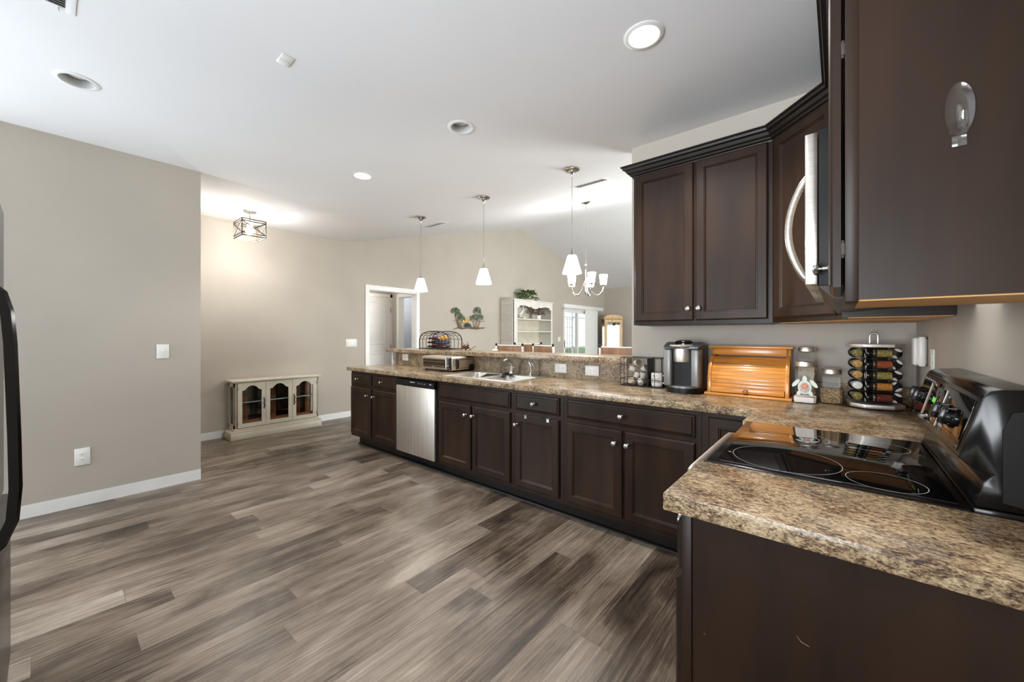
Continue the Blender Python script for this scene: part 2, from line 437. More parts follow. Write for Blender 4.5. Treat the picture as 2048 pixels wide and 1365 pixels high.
# baseboards: profile (distance from wall, height)
BP = [(0, 0), (0.020, 0), (0.020, 0.012), (0.013, 0.020), (0.013, 0.074), (0.009, 0.082), (0.004, 0.092), (0, 0.094)]
def sweep(mb, path, prof, closed=False):
    # path of (x,y); profile offset goes to the right of travel; mitred corners
    n = len(path); rings = []
    b = bmesh.new()
    for i, p in enumerate(path):
        p = Vector(p)
        d0 = (p - Vector(path[i - 1])).normalized() if i > 0 else None
        d1 = (Vector(path[i + 1]) - p).normalized() if i < n - 1 else None
        if d0 is None: d0 = d1
        if d1 is None: d1 = d0
        n0 = Vector((d0.y, -d0.x)); n1 = Vector((d1.y, -d1.x))
        m = (n0 + n1); m = m / max(1e-6, m.dot(n0))
        rings.append([b.verts.new((p.x + m.x * o, p.y + m.y * o, z)) for o, z in prof])
    k = len(prof)
    for A, B in zip(rings, rings[1:]):
        for j in range(k): b.faces.new((A[j], A[(j + 1) % k], B[(j + 1) % k], B[j]))
    b.faces.new(rings[0][::-1]); b.faces.new(rings[-1])
    bmesh.ops.recalc_face_normals(b, faces=b.faces)
    return mb._add(b)
struct('baseboard_left', sweep(MB(), [(-5.985, 0.891), (-4.418, 0.891), (-4.418, -3.2)], BP), M['trim'])
struct('baseboard_back', sweep(MB(), [(XB + .001, 3.36), (XB + .001, 0.89)], BP), M['trim'])
struct('baseboard_living', sweep(MB(), [(XB + .001, 9.30), (XB + .001, 4.46)], BP), M['trim'])
# casing of the hall opening
cs = MB()
for y0, y1 in ((3.367, D0 + .004), (D1 - .004, 4.450)):
    cs.box(XB, XB + .018, y0, y1, 0, DZ + .07, 0.004)
cs.box(XB, XB + .018, D0, D1, DZ - .004, DZ + .07, 0.004)
cs.box(XB - .125, XB + .003, D0 - .002, D0 + .014, 0, DZ).box(XB - .125, XB + .003, D1 - .014, D1 + .002, 0, DZ).box(XB - .125, XB + .003, D0, D1, DZ - .014, DZ)
struct('trim_1', cs, M['trim'])
# hall door with two arched panels
dr = tag(MB().box(-6.848, -6.812, 3.62, 4.375, 0.0, 2.04, 0.003).build('door_1', M['door_white']), kind='structure')
def arch_panel(y0, y1, z0, z1, rise, x):
    def ring(ins, h):
        pts = [(y0 + ins, z0 + ins), (y1 - ins, z0 + ins)]
        for i in range(0, 11):
            t = i / 10; yy = y1 - ins + (y0 - y1 + 2 * ins) * t
            pts.append((yy, z1 - ins + rise * (4 * t * (1 - t)) ** 0.8))
        return [(x + h, a, c) for a, c in pts]
    rg = [ring(0, 0), ring(.008, .009), ring(.022, .004), ring(.030, .004), ring(.05, .010)]
    vs = [v for r in rg for v in r]; n = len(rg[0]); fs = []
    for k in range(len(rg) - 1):
        for i in range(n): fs.append((k * n + i, k * n + (i + 1) % n, (k + 1) * n + (i + 1) % n, (k + 1) * n + i))
    fs.append([(len(rg) - 1) * n + i for i in range(n)])
    return MB().raw(vs, fs)
arch_panel(3.73, 4.25, 1.13, 1.86, .09, -6.812).build('upper_panel', M['door_white'], dr)
arch_panel(3.73, 4.25, 0.2, 0.95, .0, -6.812).build('lower_panel', M['door_white'], dr)
for hz in (0.3, 1.08, 1.80): MB().box(-6.818, -6.805, 4.365, 4.385, hz - .045, hz + .045, .002).build('hinge', M['nickel'], dr)
MB().sphere((-6.77, 3.70, 0.99), .026).cyl((-6.812, 3.70, 0.99), (-6.78, 3.70, 0.99), .012).build('door_knob', M['nickel'], dr)
cs = MB().box(-6.85, -6.832, 4.375, 4.428, 0, 2.11, .004).box(-6.85, -6.832, 3.54, 4.428, 2.045, 2.11, .004).box(-6.85, -6.832, 3.54, 3.61, 0, 2.045, .004)
struct('trim_2', cs, M['trim'])
cs = MB().box(-6.67, -6.60, 4.412, 4.43, 0, 2.11, .004).box(-6.60, -6.13, 4.412, 4.43, 2.04, 2.11, .004)
cs.box(-6.62, -6.60, 4.43, 4.54, 0, 2.05).box(-6.62, -6.12, 4.43, 4.54, 2.03, 2.05)
struct('trim_3', cs, M['trim'])

point('hall_fill', (-6.35, 3.45, 2.25), 7, .2)  # added fill without a fixture, brightens the hall
point('bedroom_fill', (-6.9, 5.0, 2.2), 16, .15, (.95, .97, 1))  # likewise added for the gray room, no source in view

# ------------------------------------------------------------ cabinets
DOOR = [(0, 0), (0, .013), (.003, .017), (.008, .020), (.050, .020), (.053, .016), (.057, .0165), (.062, .011), (.068, .010)]
DRAW = [(0, 0), (0, .009), (.004, .012), (.013, .0145), (.016, .0185), (.020, .020)]
KN = [(0.0095, 0.0), (0.0095, 0.002), (0.0055, 0.006), (0.0055, 0.016), (0.010, 0.020), (0.0155, 0.024), (0.0165, 0.028), (0.0145, 0.033), (0.008, 0.036), (0.001, 0.0368)]
def knob(parent, x, z, y=-.020):
    return MB().lathe(KN, Tm(x, y, z, rx=PI / 2), 20).build('knob', M['nickel'], parent)
def fronts(root, fr, m=None):
    for kind, x0, x1, z0, z1, kx, kz in fr:
        o = MB().rings(x0, x1, z0, z1, DOOR if kind == 'door' else DRAW).build(kind if kind == 'door' else kind, m or M['cabinet'], root, smooth=20)
        if kx is not None: knob(o, kx, kz)
def base_cab(label, x0, x1, fr, endl=False, hollow=False):
    r = thing('base_cabinet', label, 'cabinet', (x0, 2.355, 0), 0, 'base cabinets of the peninsula')
    w = x1 - x0
    c = MB()
    if hollow: c.box(0, w, 0, .020, .105, .8795).box(0, .018, .02, .60, .105, .8795).box(w - .018, w, .02, .60, .105, .8795).box(.018, w - .018, .02, .60, .105, .125).box(.018, w - .018, .59, .60, .125, .8795)
    else: c.box(0, w, 0, .60, .105, .8795)
    c.build('carcass', M['cabinet'], r)
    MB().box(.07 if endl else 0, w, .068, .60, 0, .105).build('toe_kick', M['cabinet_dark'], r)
    fronts(r, [(k, a - x0, b - x0, c0, c1, None if kx is None else kx - x0, kz) for k, a, b, c0, c1, kx, kz in fr])
    return r
DZ0, DZ1, WZ0, WZ1 = .135, .692, .722, .850
base_cab('dark two-door base cabinet with two drawers at the far end, left of the dishwasher', -4.50, -3.530, [
    ('drawer', -4.485, -4.045, WZ0, WZ1, -4.32, .787), ('drawer', -3.985, -3.545, WZ0, WZ1, -3.81, .787),
    ('door', -4.485, -4.045, DZ0, DZ1, -4.105, .612), ('door', -3.985, -3.545, DZ0, DZ1, -3.965, .612)], True)
base_cab('dark sink base cabinet with blank front over two doors, right of the dishwasher', -2.872, -1.962, [
    ('drawer', -2.852, -1.985, WZ0, WZ1, None, 0), ('door', -2.852, -2.428, DZ0, DZ1, -2.480, .612), ('door', -2.410, -1.985, DZ0, DZ1, -2.390, .612)], False, True)
base_cab('narrow dark base cabinet with one drawer over one door, towel hooks on the door', -1.960, -1.498, [
    ('drawer', -1.930, -1.528, WZ0, WZ1, -1.745, .787), ('door', -1.930, -1.528, DZ0, DZ1, -1.912, .612)])
base_cab('widest dark base cabinet, one wide drawer over two doors, nearest the stove corner', -1.496, -.590, [
    ('drawer', -1.466, -.620, WZ0, WZ1, -1.055, .787), ('door', -1.466, -1.052, DZ0, DZ1, -1.098, .612), ('door', -1.034, -.620, DZ0, DZ1, -1.014, .612)])
# corner cabinet with folded door under the L of the worktop
r = thing('corner_cabinet', 'dark corner base cabinet beside the stove, with folding corner door', 'cabinet', (-.588, 2.355, 0))
MB().prism([(-.588, 2.355), (-.300, 2.355), (-.300, 1.990), (.312, 1.990), (.312, 2.950), (-.588, 2.950)], .105, .8795).build('carcass', M['cabinet'], r, True)
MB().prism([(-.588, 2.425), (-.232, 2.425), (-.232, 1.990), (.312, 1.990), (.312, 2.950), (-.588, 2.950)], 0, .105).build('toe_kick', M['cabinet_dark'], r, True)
MB().rings(.036, .268, DZ0, WZ1, DOOR).build('door', M['cabinet'], r, smooth=20)
MB().rings(0, .27, DZ0, WZ1, DOOR, Tm(.288, -.040, 0, rz=-PI / 2)).build('door', M['cabinet'], r, smooth=20)
# near cabinet right of the stove
r = thing('base_cabinet', 'dark base cabinet in the right foreground, scratched plain end panel facing out', 'cabinet', (-.288, 1.279, 0), -PI / 2)
MB().box(0, .300, .0, .58, .105, .8795).build('carcass', M['cabinet'], r)
MB().box(0, .300, .068, .58, 0, .105).build('toe_kick', M['cabinet_dark'], r)
MB().box(.300, .306, .0, .022, 0.105, .8795, .001).box(.300, .3035, .026, .59, .0, .8795).build('end_panel', M['cabinet'], r)
fronts(r, [('drawer', .012, .292, .734, .855, .15, .79), ('door', .012, .292, DZ0, .712, .04, .63)])
for (a, z, b, z2, ww) in ((.222, .692, .243, .680, .0009), (.05, .615, .053, .611, .0006)):
    MB().tube([(.3037, a, z), (.3037, (a + b) / 2 - .003, (z + z2) / 2 - .003), (.3037, b, z2)], [ww * .3, ww * .7, ww * .5], 5).build('scratch', M['curio_glaze'], r)
# shoe strip along the toe kicks
struct('trim_4', MB().prism([(2.402, 0.0), (2.422, 0.0), (2.422, .016), (2.414, .014), (2.405, .008)], -4.43, -.24, 'X'), M['black_satin'])

# ------------------------------------------------------------ worktops
ct = MB().prism([(-4.535, 2.312), (-.329, 2.312), (-.329, 1.990), (.313, 1.990), (.313, 2.969), (-1.256, 2.969), (-1.256, 2.988), (-4.535, 2.988)], .880, .920, bev=.002).build('countertop', M['granite'])
tag(ct, 'long speckled brown laminate worktop of the peninsula and corner, sink set in it', 'countertop', 'brown laminate worktops')
SX0, SX1, SY0, SY1 = -2.868, -2.015, 2.395, 2.935
cut(ct, MB().box(SX0 + .02, SX1 - .02, SY0 + .02, SY1 - .02, .80, 1.0))
tag(MB().box(-.326, .313, .955, 1.279, .880, .920, .002).build('countertop', M['granite']), 'short speckled brown laminate worktop in the right foreground, near side of the stove', 'countertop', 'brown laminate worktops')
bt = MB().prism([(-4.60, 2.875), (-1.258, 2.875), (-1.258, 3.34), (-4.60, 3.34)], 1.0805, 1.1235, bev=.004).build('bar_ledge', M['granite'])
tag(bt, 'raised speckled laminate bar ledge above the sink, running along the peninsula', 'bar ledge')
tag(MB().box(-4.50, -1.258, 2.972, 2.9915, .9205, 1.080).build('backsplash', M['granite_wall']), 'speckled laminate splash panel between the worktop and the raised bar ledge', 'backsplash')
tag(MB().box(-1.254, .313, 2.952, 2.9715, .9205, 1.022, .002).build('backsplash', M['granite_wall']), 'low speckled upstand along the kitchen wall behind coffee maker and bread box', 'backsplash')
tag(MB().box(.295, .3145, 1.992, 2.950, .9205, 1.022, .002).build('backsplash', M['granite_wall']), 'low speckled upstand on the right wall between stove and corner', 'backsplash')
cb = MB().box(-4.535, -4.505, 2.93, 2.99, .9205, 1.080).box(-4.575, -4.50, 2.955, 2.985, 1.0, 1.080, .003)
tag(cb.build('end_bracket', M['trim']), 'white painted trim bracket under the far end of the bar ledge', 'bracket')

# ------------------------------------------------------------ dishwasher
r = thing('dishwasher', 'stainless steel dishwasher with black control strip between the dark base cabinets', 'dishwasher', (-3.526, 2.355, 0))
MB().box(.002, .650, .0, .58, .105, .875).build('tub', M['black_satin'], r)
MB().box(.008, .628, -.030, .0, .115, .792, .004).build('door', M['steel'], r)
p = MB().prism([(-.036, .800), (-.036, .845), (-.012, .862), (.0, .862), (.0, .795), (-.020, .795)], .004, .632, 'X').build('control_panel', M['black_satin'], r)
for x0_, x1_, z0_, z1_ in ((.255, .330, .832, .839), (.385, .405, .828, .832), (.43, .45, .828, .832), (.475, .495, .828, .832), (.562, .588, .828, .838)):
    MB().box(x0_, x1_, -.0367, -.0358, z0_, z1_).build('panel_marking', M['mark_white'], p)
MB().box(.12, .42, -.033, -.018, .7925, .800).build('pocket_handle', M['black_gloss'], r)
MB().box(0, .654, .066, .58, .02, .105).build('toe_kick', M['black_satin'], r)

# over-door towel bar on the narrow cabinet
r = thing('towel_bar', 'over-door towel bar, two chrome hook tabs on the narrow cabinet door', 'towel bar', (-1.835, 2.335, .69))
for hx in (0, .205):
    MB().box(hx, hx + .022, -.0035, -.0015, -.022, .0045).box(hx, hx + .022, -.0035, .026, .0028, .0048).build('hook', M['chrome'], r)
# ------------------------------------------------------------ upper cabinets
UZ0, UZ1 = 1.372, 2.432
YU = 2.657
r = thing('wall_cabinet', 'brown two-door wall cabinet above coffee maker and bread box', 'cabinet', (-1.108, YU, UZ0), 0, 'brown wall cabinets')
MB().box(0, .818, 0, .312, 0.0, UZ1 - UZ0).build('carcass', M['cabinet'], r)
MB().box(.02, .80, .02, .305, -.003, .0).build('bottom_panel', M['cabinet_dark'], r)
fronts(r, [('door', .013, .398, .024, 1.035, .372, .098), ('door', .410, .797, .024, 1.035, .434, .098)])
# diagonal corner cabinet
r = thing('corner_wall_cabinet', 'brown diagonal corner wall cabinet with one tall door, beside the microwave', 'cabinet', (-.288, YU, UZ0))
MB().prism([(-.288, YU), (.009, 2.347), (.312, 2.347), (.312, 2.969), (-.288, 2.969)], UZ0, UZ1).build('carcass', M['cabinet'], r, True)
MB().prism([(-.255, YU + .01), (.02, 2.375), (.305, 2.36), (.305, 2.96), (-.27, 2.96)], UZ0 - .003, UZ0).build('bottom_panel', M['maple'], r, True)
ang = math.atan2(2.347 - YU, .009 + .288)
d = MB().rings(.020, .410, .024, 1.035, DOOR, Tm(0, 0, 0, rz=ang)).build('door', M['cabinet'], r, smooth=20)
# narrow cabinet between corner and microwave
r = thing('wall_cabinet', 'narrow brown wall cabinet hidden mostly behind the microwave, dark lower side showing', 'cabinet', (.009, 2.345, UZ0), -PI / 2, 'brown wall cabinets')
MB().box(0, .312, 0, .304, 0.0, UZ1 - UZ0).build('carcass', M['cabinet'], r)
MB().box(.02, .30, .02, .30, -.003, .0).build('bottom_panel', M['maple'], r)
fronts(r, [('door', .012, .300, .024, 1.035, .04, .098)])
# over the microwave
r = thing('wall_cabinet', 'short brown wall cabinet above the microwave', 'cabinet', (.009, 2.031, 1.856), -PI / 2, 'brown wall cabinets')
MB().box(0, .718, 0, .304, 0.0, UZ1 - 1.856).build('carcass', M['cabinet'], r)
fronts(r, [('door', .012, .354, .016, .55, .33, .06), ('door', .364, .706, .016, .55, .388, .06)])
# nearest cabinet
r = thing('wall_cabinet', 'big brown wall cabinet at the top right, clear hook on its plain side', 'cabinet', (.009, 1.311, UZ0), -PI / 2, 'brown wall cabinets')
MB().box(0, .271, 0.020, .304, 0.0, UZ1 - UZ0).build('carcass', M['cabinet'], r)
MB().box(0, .2725, 0, .021, -.003, UZ1 - UZ0, .001).build('face_frame', M['cabinet'], r)
MB().box(.002, .269, .021, .303, -.003, -.0002).build('bottom_panel', M['maple'], r)
o = MB().rings(.006, .266, .028, 1.035, DOOR, Tm(0, -.006, 0)).build('door', M['cabinet'], r, smooth=20)
MB().lathe(KN, Tm(.034, -.026, .100, rx=PI / 2), 20).build('knob', M['nickel'], o)
for hz in (.105, .513):
    MB().box(.262, .2695, -.006, .001, hz - .012, hz + .012, .001).cyl((.266, -.003, hz - .018), (.266, -.003, hz + .018), .0026, 8).build('hinge', M['cage_metal'], r)
# crown moulding
CP = [(0, 2.405), (.006, 2.405), (.009, 2.414), (.020, 2.420), (.024, 2.428), (.036, 2.436), (.044, 2.452), (.058, 2.458), (.062, 2.470), (.070, 2.474), (.070, 2.482), (0, 2.482)]
path = [(-1.108, 2.969), (-1.108, YU), (-.288, YU), (.009, 2.347), (.009, 1.038), (.312, 1.038)]
cr = MB(); sweep(cr, path[::-1], [(-o, z) for o, z in CP][::-1])
cm = cr.build('crown_moulding', M['cabinet_dark'], smooth=20)
tag(cm, 'dark stepped crown moulding running along the tops of the wall cabinets', 'crown moulding')

# clear adhesive hook
r = thing('adhesive_hook', 'clear plastic adhesive hook stuck on the big cabinet side', 'hook', (.163, 1.038, 1.70))
def oval(rx, rz, n=36): return [(rx * math.cos(2 * PI * i / n), rz * math.sin(2 * PI * i / n)) for i in range(n)]
b = MB(); n = 36
R = [[(a * s, -h, c * s) for a, c in oval(.0195, .050)] for s, h in ((1, 0), (1.0, .003), (.93, .0055), (.80, .004), (.5, .0035))]
vs = [v for q in R for v in q]; fs = []
for k in range(len(R) - 1):
    for i in range(n): fs.append((k * n + i, k * n + (i + 1) % n, (k + 1) * n + (i + 1) % n, (k + 1) * n + i))
fs.append([(len(R) - 1) * n + i for i in range(n)])
b.raw(vs, fs).build('plate', M['hook_plastic'], r)
MB().tube([(0, -.004, .006), (0, -.007, -.012), (0, -.012, -.028), (0, -.020, -.034), (0, -.028, -.026), (0, -.031, -.014)], [.005, .006, .007, .0075, .007, .0055], 12).build('hook_arm', M['hook_plastic'], r)
MB().box(-.009, .009, -.002, -.0003, -.064, -.045, .0006).build('pull_tab', M['hook_plastic'], r)

# ------------------------------------------------------------ microwave
r = thing('microwave', 'stainless over-the-range microwave with a bowed bar handle', 'microwave', (-.042, 2.026, 1.432), -PI / 2)
MB().box(0, .712, 0, .352, 0, .415, .002).build('case', M['black_satin'], r)
MB().prism([(0, 0), (.33, 0), (.33, -.02), (.06, -.040), (.03, -.034)], .004, .708, 'X').build('vent_base', M['black_metal'], r)
d = MB().box(.0, .520, -.029, -.001, .004, .410, .003).build('door', M['steel_h'], r)
MB().box(.06, .44, -.0305, -.0285, .07, .34, .001).build('window', M['black_glass'], d)
MB().box(.522, .712, -.029, -.001, .004, .410, .003).build('control_panel', M['steel_h'], r)
hb = [(.545, -.029 - .050 * math.sin(PI * t) ** 0.8 if 0 < t < 1 else -.027, .030 + .322 * t) for t in [i / 16 for i in range(17)]]
MB().tube(hb, [.010] * 17, 12).build('handle', M['steel_h'], r)

# added fill under the microwave, unseen, to brighten the right wall
ml = area('right_wall_fill', (.12, 1.67, 1.388), (.14, 1.67, .9), .24, .50, 0.42, (1, .97, .93))
# ------------------------------------------------------------ range
r = thing('range', 'black glass-top electric range set in the worktop', 'stove', (0, 1.632, 0))
y0, y1 = 1.283, 1.985
MB().box(-.290, .310, y0, y1, .06, .895).build('body', M['black_satin'], r, True)
top = MB().box(-.312, .222, y0, y1, .896, .9235, .006, seg=3).box(.222, .312, y0, y1, .896, .930, .003).build('cooktop_frame', M['black_gloss'], r, True)
gl = MB().box(-.286, .205, y0 + .022, y1 - .022, .9215, .9262, .002).build('glass_top', M['black_glass'], r, True)
def ringm(cx, cy, rad, w=.0016):
    return MB().raw([((rad + dw) * math.cos(a) + cx, (rad + dw) * math.sin(a) + cy, .9265) for dw in (0, w) for a in [2 * PI * i / 72 for i in range(72)]],
                    [(i, (i + 1) % 72, 72 + (i + 1) % 72, 72 + i) for i in range(72)])
for cx, cy, rad in ((-.127, 1.435, .134), (-.130, 1.760, .104), (-.130, 1.760, .075), (.098, 1.790, .078), (.090, 1.375, .076)):
    ringm(cx, cy, rad).build('burner_ring', M['mark_grey'], gl, True)
dr_ = MB().box(-.325, -.291, y0 + .006, y1 - .006, .24, .800, .006).build('oven_door', M['black_gloss'], r, True)
hp = [(-.322, y1 - .045, .845)]
hp = [(-.322, y1 - .030, .850), (-.350, y1 - .036, .858), (-.366, y1 - .060, .862), (-.368, y1 - .10, .862), (-.368, y0 + .10, .862), (-.366, y0 + .06, .862), (-.350, y0 + .036, .858), (-.322, y0 + .03, .850)]
MB().tube(hp, .0125, 14).build('oven_handle', M['steel'], dr_, True)
MB().box(-.325, -.291, y0 + .006, y1 - .006, .80, .893, .004).build('front_rail', M['black_gloss'], r, True)
MB().box(-.320, -.291, y0 + .006, y1 - .006, .065, .232, .006).build('storage_drawer', M['black_gloss'], r, True)
bgp = [(.226, .9315), (.236, .985), (.250, 1.003), (.222, 1.012), (.200, 1.032), (.236, 1.168), (.246, 1.182), (.262, 1.186), (.313, 1.190), (.313, .9315)]
bgd = MB().prism(bgp, y0 + .004, y1 - .004, 'Y', bev=.003).build('backguard', M['black_gloss'], r, True)
MB().prism([(.262, .95), (.262, 1.10), (.275, 1.14), (.3132, 1.15), (.3132, .94)], y0 - .001, y0 + .0035, 'Y').build('end_cap', M['black_satin'], bgd, True)
# tilted control face: local frame on the slope
sl = math.atan2(.036, .136)
def face(y, s, h=0.0):      # point on the slanted face at height s along it, h out of it
    return (.200 + s * math.sin(sl) - h * math.cos(sl), y, 1.032 + s * math.cos(sl) + h * math.sin(sl))
FM = Matrix.Translation((.200, 0, 1.032)) @ Matrix.Rotation(sl, 4, 'Y') @ Matrix.Rotation(-PI / 2, 4, 'Z')   # local x -> -Y, -y out, z up the slope
MB().box(-(y1 - .03), -(y0 + .03), -.0022, .0, .010, .130, .001, M=FM).build('control_face', M['black_glass'], bgd, True)
ck = MB().box(-1.80, -1.58, -.0042, -.002, .022, .118, .001, M=FM).build('clock_display', M['black_glass'], bgd, True)
for q0 in (-1.804, -1.580): MB().box(q0, q0 + .004, -.0045, -.002, .018, .122, .001, M=FM).build('display_trim', M['steel'], bgd, True)
MB().text('10:45', .022, FM @ Tm(-1.69, -.0045, .078)).build('clock_digits', M['clock_green'], ck, True)
for ky in (1.925, 1.845, 1.505, 1.415):
    kb = MB().lathe([(.026, 0), (.026, .005), (.022, .009), (.020, .018), (.016, .021), (.001, .021)], FM @ Tm(-ky, -.002, .070, rx=PI / 2), 28)
    kb.box(-.005, .005, -.028, -.004, -.021, .021, .003, M=FM @ Tm(-ky, -.002, .070))
    kb.build('control_knob', M['black_gloss'], bgd, True)

# ------------------------------------------------------------ sink, faucet, sprayer
r = thing('sink', 'double-bowl stainless sink set into the worktop', 'sink', (-2.44, 2.66, .92))
def bowl(mb, x0, x1, y0_, y1_, zt, dp):
    def rr(x0, x1, y0, y1, rad, z):
        pts = []
        for cx, cy, a0 in ((x1 - rad, y1 - rad, 0), (x0 + rad, y1 - rad, PI / 2), (x0 + rad, y0 + rad, PI), (x1 - rad, y0 + rad, 3 * PI / 2)):
            for i in range(6): a = a0 + PI / 2 * i / 5; pts.append((cx + rad * math.cos(a), cy + rad * math.sin(a), z))
        return pts
    L = [rr(x0, x1, y0_, y1_, .05, zt), rr(x0 + .004, x1 - .004, y0_ + .004, y1_ - .004, .05, zt - .006), rr(x0 + .012, x1 - .012, y0_ + .012, y1_ - .012, .05, zt - dp + .03), rr(x0 + .04, x1 - .04, y0_ + .04, y1_ - .04, .05, zt - dp)]
    vs = [v for q in L for v in q]; n = len(L[0]); fs = []
    for k in range(len(L) - 1):
        for i in range(n): fs.append((k * n + i, k * n + (i + 1) % n, (k + 1) * n + (i + 1) % n, (k + 1) * n + i))
    fs.append([(len(L) - 1) * n + i for i in range(n)])
    return mb.raw(vs, fs)
rim = MB().box(SX0, SX1, SY0, SY1, .9203, .9245, .0018).build('rim', M['sink_steel'], r, True)
BL = (SX0 + .045, -2.455, SY0 + .045, SY1 - .115); BR = (-2.425, SX1 - .045, SY0 + .045, SY1 - .115)
cut(rim, MB().box(BL[0] + .002, BL[1] - .002, BL[2] + .002, BL[3] - .002, .82, 1.02, .045, seg=4).box(BR[0] + .002, BR[1] - .002, BR[2] + .002, BR[3] - .002, .82, 1.02, .045, seg=4))
for B in (BL, BR):
    o = bowl(MB(), *B, .9243, .19).build('bowl', M['sink_steel'], r, True)
    MB().lathe([(.04, .001), (.04, .004), (.028, .003), (.001, .002)], Tm((B[0] + B[1]) / 2, (B[2] + B[3]) / 2, .7345), 24).build('drain', M['chrome'], o, True)
rk = thing('sink_rack', 'dark slatted rack propped in the far bowl of the sink', 'rack', (-2.66, 2.70, .80))
m = MB()
for i in range(15): m.cyl((-2.62 + .013 * i - .05, 2.70, .885), (-2.62 + .013 * i - .05, 2.81, .918), .0028, 8)
m.tube([(-2.68, 2.70, .885), (-2.48, 2.70, .885), (-2.48, 2.81, .918), (-2.68, 2.81, .918)], .004, 8, True)
m.build('wires', M['black_metal'], rk, True)
for xx in (-2.68, -2.48): MB().cyl((xx, 2.70, .885), (xx, 2.70, .74), .004, 8).build('leg', M['black_metal'], rk, True)
r = thing('faucet', 'chrome gooseneck faucet at the back of the sink', 'faucet', (-2.425, 2.885, .9245))
MB().lathe([(.030, 0), (.030, .006), (.024, .014), (.020, .03)], None, 24).build('base', M['chrome'], r)
MB().tube([(0, 0, .02), (0, 0, .075), (.002, -.012, .105), (.006, -.045, .132), (.010, -.085, .145), (.013, -.112, .143), (.014, -.122, .132)], [.019, .018, .016, .014, .012, .012, .011], 14).build('spout', M['chrome'], r)
MB().cyl((0, -.004, .06), (.05, -.01, .075), .006, 10).build('handle', M['chrome'], r)
r = thing('side_sprayer', 'chrome side sprayer standing right of the faucet', 'sprayer', (-2.195, 2.89, .9245))
MB().lathe([(.022, 0), (.022, .004), (.014, .012), (.011, .03)], None, 20).build('base', M['chrome'], r)
MB().tube([(0, 0, .03), (.002, -.002, .07), (0, -.006, .108), (-.014, -.012, .122)], [.010, .013, .014, .013], 14).build('spray_head', M['chrome'], r)
MB().tube([(.006, -.004, .12), (.02, .0, .105), (.028, .002, .085)], .005, 8).build('trigger', M['chrome'], r)
m = MB().lathe([(.001, 0), (.052, 0), (.058, .006), (.056, .010), (.001, .010)], Tm(-2.40, 2.795, .9246), 24)
tag(m.build('sink_strainer', M['black_satin']), 'round black sink strainer lying on the sink rim by the faucet', 'strainer')
tag(MB().box(-2.425, -2.385, 2.775, 2.805, .9350, .955, .006).build('scrubber', M['sponge']), 'small black scrubber on the strainer by the faucet', 'scrubber')

# ------------------------------------------------------------ toaster oven
r = thing('toaster_oven', 'stainless flip-up toaster oven on the worktop left of the sink', 'toaster oven', (-3.285, 2.665, .92))
W, Dp, Z0, Z1 = .248, .300, .018, .158
MB().prism([(-W, Z0), (W, Z0), (W, Z1 - .018), (W - .012, Z1 - .004), (W - .03, Z1), (-W + .03, Z1), (-W + .012, Z1 - .004), (-W, Z1 - .018)], .0, Dp, 'Y', bev=.002).build('shell', M['oven_shell'], r)
MB().box(-W + .02, W - .02, .02, Dp - .02, .008, Z0).build('under_tray', M['black_matte'], r)
d = MB().rings(-W + .006, W - .085, Z0 + .006, Z1 - .014, [(0, 0), (0, .006), (.004, .008), (.016, .008), (.018, .005)]).build('door', M['steel_h'], r)
MB().box(-W + .026, W - .105, -.0068, -.0052, Z0 + .026, Z1 - .034).build('window', M['amber_glass'], d)
w_ = MB()
for zz in (.058, .102): w_.cyl((-W + .035, -.0072, zz), (W - .112, -.0072, zz - .002), .0014, 6)
w_.build('rack_wire', M['oven_shell'], d)
MB().text('NINJA', .014, Tm(-.05, -.0070, .044), .0002).build('logo', M['mark_white'], d)
p = MB().box(W - .082, W - .006, -.008, .0, Z0 + .004, Z1 - .010, .002).build('control_panel', M['black_satin'], r)
MB().lathe([(.014, 0), (.014, .010), (.012, .012), (.001, .012)], Tm(W - .046, -.008, .062, rx=PI / 2), 20).build('dial', M['steel_h'], p)
for x0_, x1_, z0_, z1_ in [(W - .064, W - .048 - .004 * (q % 2), .134 - .010 * q, .1375 - .010 * q) for q in range(6)] + [(W - .066, W - .024, .142, .1445), (W - .042, W - .030, .034, .038), (W - .067, W - .055, .034, .038)]:
    MB().box(x0_, x1_, -.0086, -.0078, z0_, z1_).build('panel_marking', M['mark_white'], p)
t = MB()
for i in range(18): t.box(W - .0004, W + .0006, .10 + .0095 * i, .105 + .0095 * i, .118, .132).box(W - .0004, W + .0006, .10 + .0095 * i, .104 + .0095 * i, .030, .040)
t.build('vent_slots', M['slot'], r)
for s in (1, -1):
    MB().tube([(s * W, .065, .035), (s * (W + .016), .065, .045), (s * (W + .018), .065, .09), (s * (W + .016), .065, .118), (s * W, .065, .128)], .011, 10).build('handle', M['black_satin'], r)
    MB().lathe([(.034, 0), (.034, .014), (.026, .018), (.001, .018)], Tm(s * W, Dp - .03, .040, ry=s * PI / 2), 24).build('hinge_foot', M['black_satin'], r)
    for yy in (.03, Dp - .06): MB().cyl((s * (W - .04), yy, 0), (s * (W - .04), yy, Z0), .013, 14).build('foot', M['black_satin'], r)

